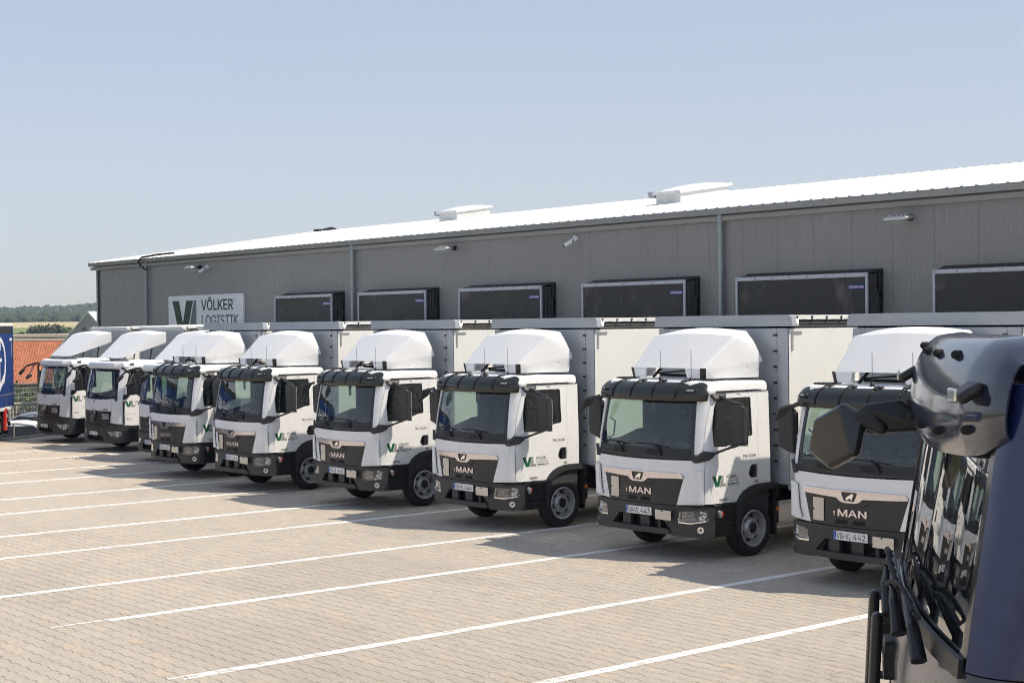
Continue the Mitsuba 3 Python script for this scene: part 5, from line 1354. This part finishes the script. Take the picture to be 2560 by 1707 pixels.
TP.add('roof', bx(.05, Lt - .05, .06, 2.44, Ht - .14, Ht - .08), 'dark_plastic')
TP.add('far_side_curtain', bx(.06, Lt - .05, 2.47, 2.49, 1.02, Ht - .10), 'trailer_blue')
TP.add('side_rail', bx(.0, Lt, .0, .04, .92, 1.02, .006), 'plate_white')
TP.add('floor', bx(.02, Lt - .02, .04, 2.46, .92, 1.0), 'black_plastic')
TP.add('chassis_beam', bx(.4, Lt - .3, .75, .87, .50, .92), 'black_plastic')
TP.add('chassis_beam', bx(.4, Lt - .3, 1.63, 1.75, .50, .92), 'black_plastic')
TP.add('underrun_bar', bx(.05, .17, .1, 2.4, .42, .56, .01), 'black_plastic')
TP.add('mud_flap', bx(.55, .58, .05, .7, .22, .9), 'rubber')
for k, x in enumerate((1.6, 2.9, 4.2)):
    for y_, s in ((.06, 1), (1.85, -1)):
        m = lathe([(y_, .28), (y_ + .02, .44), (y_ + .05, .47), (y_ + .30, .47), (y_ + .34, .44), (y_ + .36, .28)], (x, 0, .47), 'y', 32)
        w_ = TP.add('wheel', m, 'rubber', smooth=50)
        TP.add('rim', lathe([(y_ + .06, .28), (y_ + .03, .27), (y_ + .10, .16), (y_ + .05, .10), (y_ + .05, .001)], (x, 0, .47), 'y', 24), 'silver_paint', w_)
lm = TP.add('side_lamp', bx(.95, 1.20, -.02, .05, .34, .98, .01), 'red_lamp', label='red marker beneath the blue curtain')
TP.add('clip', cat(bx(.98, 1.03, -.026, -.018, .45, .55), bx(.98, 1.03, -.026, -.018, .72, .82)), 'plate_white', lm)
t = np.linspace(math.radians(-50), math.radians(232), 60)
ring = np.c_[1.70 + .78 * np.cos(t), 2.30 + .78 * np.sin(t)]
ring2 = np.c_[1.70 + .66 * np.cos(t), 2.30 + .66 * np.sin(t)][::-1]
TP.add('badge_ring', ext(Polygon(np.vstack([ring, ring2])), .004, .0115, 'xz'), 'plate_white', ext_side)
anch = unary_union([sbox(1.63, 1.66, 1.77, 2.72), sbox(1.42, 2.36, 1.98, 2.46), Polygon([(1.70 + .17 * math.cos(a), 2.82 + .17 * math.sin(a)) for a in np.linspace(0, 2 * np.pi, 30)]).difference(Polygon([(1.70 + .08 * math.cos(a), 2.82 + .08 * math.sin(a)) for a in np.linspace(0, 2 * np.pi, 30)])), Polygon([(1.1, 2.02), (1.2, 1.78), (1.70, 1.50), (2.2, 1.78), (2.3, 2.02), (2.16, 1.94), (1.70, 1.66), (1.24, 1.94)])])
TP.add('badge_anchor', ext(anch, .004, .0115, 'xz'), 'plate_white', ext_side)
# lettering is read from outside: local x runs right to left there
TP.add('lettering', text_on('KUEHNE+NAGEL', .62, (Lt - .6, .0115, 1.95), (-1, 0, 0), (0, -1, 0), .006, True, 8.2), 'plate_white', ext_side)
TP.add('corner_mark', bx(.14, .42, .006, .0115, Ht - .50, Ht - .42), 'plate_white', ext_side)
TP.add('corner_mark', bx(.14, .20, .006, .0115, Ht - .98, Ht - .52), 'ink_grey', ext_side)
TP.place(thing('blue_trailer', 'blue curtain-sided trailer with a white anchor badge at the left edge', 'trailer'), tm_)

# ---- cars
def car(key_label, x, y, z, rot, paint, estate=False):
    P = Proto()
    Lc, Wc = 4.5, .90
    st = [(-2.25, .35, .55, .70), (-2.1, .30, .80, .80), (-1.5, .28, .92, .88), (-.75, .26, .98, .90), (.9, .26, 1.0, .90), (1.7, .28, 1.0, .88), (2.15, .34, .92, .82), (2.25, .42, .70, .74)]
    sec = []
    for xx, zl, zh, w in st:
        pts = [(w - .06, zl), (w, zl + .12), (w + .02, (zl + zh) / 2), (w - .02, zh - .08), (w - .12, zh), (0, zh + .03)]
        pts += [(-a, b) for a, b in pts[:-1][::-1]]
        sec.append(np.array([(xx, a, b) for a, b in pts]))
    n = len(sec[0])
    v = np.vstack(sec + [sec[0].mean(0)[None], sec[-1].mean(0)[None]])
    f = []
    for i in range(len(sec) - 1):
        for j in range(n - 1):
            a, b = i * n + j, i * n + j + 1
            f += [[a, b, b + n], [a, b + n, a + n]]
        f += [[i * n + n - 1, i * n, i * n + n], [i * n + n - 1, i * n + n, i * n + 2 * n - 1]]
    for j in range(n):
        f += [[len(v) - 2, (j + 1) % n, j], [len(v) - 1, len(v) - 1 - 2 - n + j + 1 - 1, 0 * j + (len(sec) - 1) * n + (j + 1) % n]]
    m = trimesh.Trimesh(v, np.array(f), process=False)
    m.fix_normals()
    for _ in range(1):
        m = m.subdivide()
    arch = m3.Manifold.hull_points  # noqa: F841
    P.add('body', m, paint, smooth=45)
    xr = 1.95 if estate else 1.55
    rr = 2.15 if estate else 2.0
    g = [(-1.15, .95), (-.45, 1.36), (.1, 1.45), (1.0, 1.42), (xr, 1.22 if not estate else 1.30), (rr, .98)]
    gw = [.80, .66, .62, .62, .64, .76]
    gh = []
    for (xx, zz), w in zip(g, gw):
        gh += [(xx, w, zz), (xx, -w, zz)]
    for xx in (-1.15, rr):
        gh += [(xx, .84, .93), (xx, -.84, .93)]
    P.add('glasshouse', trimesh.convex.convex_hull(np.array(gh)), 'black_gloss', smooth=25)
    rf = [(xx + .02, s * w * 1.005, zz + .006) for (xx, zz), w in list(zip(g, gw))[1:5] for s in (-1, 1)]
    P.add('roof', sph_hull(rf, .012), paint, smooth=50)
    for s in (-1, 1):
        P.add('side_pillar', tube([(g[0][0], s * .82, .96), (g[1][0], s * .675, 1.37), (g[2][0], s * .635, 1.45), (g[3][0], s * .635, 1.42), (g[4][0], s * .66, g[4][1]), (g[5][0], s * .80, .98)], .035, 6), paint, smooth=60)
        P.add('door_pillar', tube([(.15, s * .86, .96), (.20, s * .635, 1.44)], .028, 6), 'black_plastic')
        P.add('window_line', tube([(-1.1, s * .885, .955), (rr - .1, s * .885, .975)], .014, 5), 'steel_grey')
        P.add('door_mirror', sph_hull([(-.75, s * .95, 1.0), (-.72, s * 1.05, 1.02)], .06, 2), paint, smooth=50)
        for xx in (-1.38, 1.35):
            w_ = P.add('wheel', lathe([(s * .70, .20), (s * .70, .30), (s * .72, .32), (s * .90, .32), (s * .925, .30), (s * .93, .20)], (xx, 0, .32), 'y', 28), 'rubber', smooth=50)
            P.add('rim', lathe([(s * .91, .21), (s * .90, .18), (s * .905, .06), (s * .915, .001)], (xx, 0, .32), 'y', 20), 'silver_paint', w_)
            P.add('wheel_arch', lathe([(s * .80, .385), (s * .918, .385), (s * .918, .33), (s * .80, .33)], (xx, 0, .33), 'y', 28), 'black_matt', smooth=50)
        P.add('headlight', sph_hull([(-2.12, s * .52, .70), (-2.0, s * .76, .74)], .06, 2), 'reflector', smooth=50)
        P.add('tail_lamp', sph_hull([(2.13, s * .56, .82), (2.05, s * .76, .86)], .06, 2), 'red_lamp', smooth=50)
    P.add('bumper', bx(-2.28, -2.2, -.6, .6, .36, .50, .02), 'black_plastic')
    P.place(thing('parked_car', key_label, 'car'), place_matrix(x, y, z, rot))


car('silver blue car parked on the lower ground behind the blue trailer', -55.6, 22.6, -1.28, math.radians(60), 'car_silver', True)
car('white car parked on the lower ground below the yard kerb, mostly hidden', -50.6, 20.3, -1.28, math.radians(235), 'car_white')

# ---- mesh fence, gate, shrubs
fa, fb = np.array([-62.2, 21.6]), np.array([-60.0, 28.2])
fn = thing('mesh_fence', 'grey wire mesh fence on posts beyond the parked cars', 'fence')
for k in range(4):
    q = fa + (fb - fa) * k / 3 * 1.0
    part(fn, 'post', tube([(q[0], q[1], -1.3), (q[0], q[1], 0.4), (q[0], q[1], 1.30)], .055, 8), 'fence_steel', smooth=50)
for z in np.arange(-1.1, 1.25, .20):
    part(fn, 'wire', tube([(*fa, z), (*(fa + fb) / 2, z), (*fb, z)], .014, 5), 'fence_steel')
dv = (fb - fa) / np.linalg.norm(fb - fa)
uprights = [tube([(*(fa + dv * s), -1.1), (*(fa + dv * s), 0), (*(fa + dv * s), 1.2)], .006, 4) for s in np.arange(.1, 6.9, .1)]
k_ = part(fn, 'upright_wires', cat(uprights), 'fence_steel')
labels[k_] = {'label': 'thin upright wires of the fence', 'kind': 'stuff'}
gt = thing('low_gate', 'low pale barred gate behind the silver blue car', 'gate')
ga, gb = np.array([-58.3, 21.6]), np.array([-57.2, 24.3])
gd = (gb - ga) / np.linalg.norm(gb - ga)
part(gt, 'top_rail', tube([(*ga, .42), (*(ga + gb) / 2, .43), (*gb, .44)], .05, 8), 'render_beige')
part(gt, 'bottom_rail', tube([(*ga, -.9), (*(ga + gb) / 2, -.9), (*gb, -.9)], .04, 8), 'render_beige')
for s in np.arange(.05, np.linalg.norm(gb - ga), .12):
    q = ga + gd * s
    part(gt, 'bar', bx(q[0] - .025, q[0] + .025, q[1] - .025, q[1] + .025, -.9, .40), 'render_beige')
part(gt, 'post', bx(gb[0] - .08, gb[0] + .08, gb[1] - .0, gb[1] + .16, -1.3, .5), 'fence_steel')


def leaf_cloud(c, r, n, size, seed, squash=1.0):
    g = np.random.default_rng(seed)
    d = g.normal(size=(n, 3))
    d /= np.linalg.norm(d, axis=1, keepdims=True)
    p = d * (g.uniform(.35, 1, (n, 1)) ** .5) * np.asarray(r)
    lump = 1 + .5 * (meshkit.fbm(d * 2.2 + seed, 3) - .5)
    p = p * lump[:, None] + np.asarray(c)
    nrm = d + g.normal(0, .7, (n, 3))
    nrm /= np.linalg.norm(nrm, axis=1, keepdims=True)
    a = np.cross(nrm, g.normal(size=(n, 3)))
    a /= np.linalg.norm(a, axis=1, keepdims=True)
    b = np.cross(nrm, a)
    s = size * g.uniform(.6, 1.3, (n, 1))
    v = np.stack([p - a * s, p + b * s * .55, p + a * s, p - b * s * .55], 1).reshape(-1, 3)
    k = np.arange(n)[:, None] * 4
    return v, np.vstack([k + [0, 1, 2], k + [0, 2, 3]])


for i, (sx_, sy_, sz_, h) in enumerate(((-64.6, 25.6, -.6, 1.5), (-64.2, 27.6, -.5, 1.9), (-65.0, 24.0, -.9, 1.0))):
    sh = thing('shrub', ['green shrub behind the mesh fence', 'taller green shrub behind the mesh fence, next to the trucks', 'small green shrub behind the fence, nearest the blue trailer'][i], 'shrub')
    part(sh, 'foliage', leaf_cloud((sx_, sy_, sz_), (1.1, 1.1, h), 1500, .10, 20 + i), 'leaf')
    for k in range(3):
        part(sh, 'stem', tube([(sx_ + .2 * k - .2, sy_, -2.0), (sx_ + .15 * k, sy_ + .1, -1.2), (sx_ + .4 * k - .4, sy_ + .2 * k, sz_ + .4 * h)], [.05, .04, .02], 6), 'bark')


# ---- long tiled roof, flat hall behind it, white gable
def frame_at(px, py, ang):
    c, s = math.cos(ang), math.sin(ang)
    return np.array([[c, -s, 0, px], [s, c, 0, py], [0, 0, 1, 0], [0, 0, 0, 1.0]])


A_ = math.radians(58)                                     # ridge direction, obliquely across the view
barn = thing('barn', 'long building with a red tiled roof beyond the fence', 'building')
mx = frame_at(-117.5, 46.2, A_)
n_col, n_row, pitch, course = 150, 18, .20, .345
cx = np.arange(n_col * 6 + 1) / 6 * pitch - 15
prof = .035 * np.cos(2 * np.pi * (cx + 15) / pitch)
rows_v, rows_f = [], []
rl = (2.33 + 1.05)
for r in range(n_row):
    t0, t1 = r / n_row, (r + 1) / n_row + .004
    y0_, y1_ = 4.6 * t0, 4.6 * t1
    z0_, z1_ = -1.05 + rl * t0 + .045, -1.05 + rl * t1
    v = np.vstack([np.c_[cx, np.full_like(cx, y0_), z0_ + prof], np.c_[cx, np.full_like(cx, y1_), z1_ + prof], np.c_[cx, np.full_like(cx, y0_ + .004), z0_ + prof - .05]])
    n = len(cx)
    k = np.arange(n - 1)
    f = np.vstack([np.c_[k, k + 1, k + n + 1], np.c_[k, k + n + 1, k + n], np.c_[k + 2 * n, k + 2 * n + 1, k + 1], np.c_[k + 2 * n, k + 1, k]])
    m = trimesh.Trimesh(v, f, process=False).apply_transform(mx)
    kk = part(barn, 'tile_course', m, 'roof_tile')
part(barn, 'ridge', tube([(-15, 4.62, 2.36), (0, 4.62, 2.36), (15, 4.62, 2.36)], .14, 8).apply_transform(mx), 'render_beige')
part(barn, 'rear_roof', ext(Polygon([(4.66, 2.30), (9.2, -1.0), (9.2, -1.1), (4.66, 2.2)]), -15, 15, 'yz').apply_transform(mx), 'roof_tile')
part(barn, 'wall', cat(bx(-14.6, 14.6, .5, 8.8, -5.5, -1.05), ext(Polygon([(.5, -1.05), (8.8, -1.05), (4.62, 2.15)]), -14.6, -14.3, 'yz'), ext(Polygon([(.5, -1.05), (8.8, -1.05), (4.62, 2.15)]), 14.3, 14.6, 'yz')).apply_transform(mx), 'render_beige')
part(barn, 'gutter', tube([(-15, -.06, -1.08), (0, -.06, -1.08), (15, -.06, -1.08)], .09, 8).apply_transform(mx), 'dark_plastic')
for k in range(5):
    part(barn, 'window', bx(-12 + 5 * k, -10.4 + 5 * k, .44, .56, -3.6, -2.3).apply_transform(mx), 'black_gloss')
hall = thing('flat_roofed_hall', 'long hall with a pale flat roof edge behind the tiled roof', 'building')
mh_ = frame_at(-150.5, 58.5, math.radians(66))
part(hall, 'wall', bx(-30, 26, 0, 18, -6, 2.36).apply_transform(mh_), 'bark')
part(hall, 'roof_edge', bx(-30.4, 26.4, -.4, 18.4, 2.38, 2.70, .03).apply_transform(mh_), 'kerb_stone')
part(hall, 'roof_line', bx(-30.2, 26.2, -.2, -.05, 2.30, 2.38).apply_transform(mh_), 'black_matt')
gh_ = thing('gabled_hall', 'grey gabled hall with a white roof and black letters, beside the warehouse corner', 'building')
mg = frame_at(-100.4, 44.9, math.radians(17))
part(gh_, 'wall', ext(Polygon([(-3.7, -5), (3.7, -5), (3.7, 1.4), (0.0, 4.34), (-3.7, 1.4)]), 0, .3, 'xz').apply_transform(mg), 'render_grey')
part(gh_, 'side_wall', cat(bx(-3.7, -3.4, .3, 14, -5, 1.4), bx(3.4, 3.7, .3, 14, -5, 1.4)).apply_transform(mg), 'render_grey')
part(gh_, 'roof', ext(Polygon([(0, 4.36), (4.0, 1.18), (4.0, 1.28), (0, 4.46)]), -.05, 14, 'xz').apply_transform(mg), 'roof_sheet')
part(gh_, 'roof', ext(Polygon([(0, 4.36), (-4.0, 1.18), (-4.0, 1.28), (0, 4.46)]), -.05, 14, 'xz').apply_transform(mg), 'roof_sheet')
part(gh_, 'letters', text_on('ED', .24, (-.68, -.004, 3.12), (1, 0, 0), (0, -1, 0), .01, True).apply_transform(mg), 'ink_black')

# ---- hedge line in the fields and the forest on the hill
hg, hv, hf, o = np.random.default_rng(3), [], [], 0
for k in range(160):
    th = hg.uniform(1.10, 1.30)
    D = hg.uniform(560, 600)
    if 1.135 < th and hg.uniform() < .55 * (th > 1.185):
        continue
    r = hg.uniform(1.6, 3.4) * (1.0 if th < 1.19 else .6)
    x_, y_ = -D * math.sin(th), D * math.cos(th)
    v, f = leaf_cloud((x_, y_, ground_z(x_, y_) + r * .7), (r, r, r * .9), 120, .55, 100 + k)
    hv.append(v)
    hf.append(f + o)
    o += len(v)
put('hedgerow', (np.vstack(hv), np.vstack(hf)), 'leaf_dark')
labels['hedgerow'] = {'label': 'dark hedge of bushes along the far fields', 'category': 'hedge', 'kind': 'stuff'}
ico = trimesh.creation.icosphere(subdivisions=1, radius=1.0)
fv, ff, o = [], [], 0
for k in range(9000):
    th = hg.uniform(0.98, 1.36)
    D = 1180 + 1450 * hg.uniform() ** .8
    x_, y_ = -D * math.sin(th), D * math.cos(th)
    r = hg.uniform(3, 6.5) * (.6 + .4 * D / 2500)
    v = ico.vertices * (1 + .35 * (meshkit.noise(ico.vertices * 1.7 + k) - .5))[:, None] * [r, r, r * hg.uniform(.8, 1.35)]
    fv.append(v + [x_, y_, float(ground_z(x_, y_)) + r * .35])
    ff.append(ico.faces + o)
    o += len(v)
put('forest', (np.vstack(fv), np.vstack(ff)), 'leaf_dark')
labels['forest'] = {'label': 'wooded hill fading into blue haze on the horizon', 'category': 'forest', 'kind': 'stuff'}

# ---------------------------------------------------------------- the summer haze that pales the far hill
scene['air'] = {'type': 'homogeneous', 'albedo': {'type': 'rgb', 'value': [0.95, 0.955, 0.965]}, 'sigma_t': {'type': 'rgb', 'value': [0.00009, 0.00012, 0.00017]}}
hz = T().translate([0, 0, 44.0]).scale([6500, 6500, 56.0])
scene['haze'] = {'type': 'cube', 'to_world': hz, 'bsdf': {'type': 'null'}, 'interior': {'type': 'ref', 'id': 'air'}}
labels['haze'] = {'label': 'thin pale summer haze over the whole place', 'category': 'haze', 'kind': 'stuff'}
scene['camera']['medium'] = {'type': 'ref', 'id': 'air'}
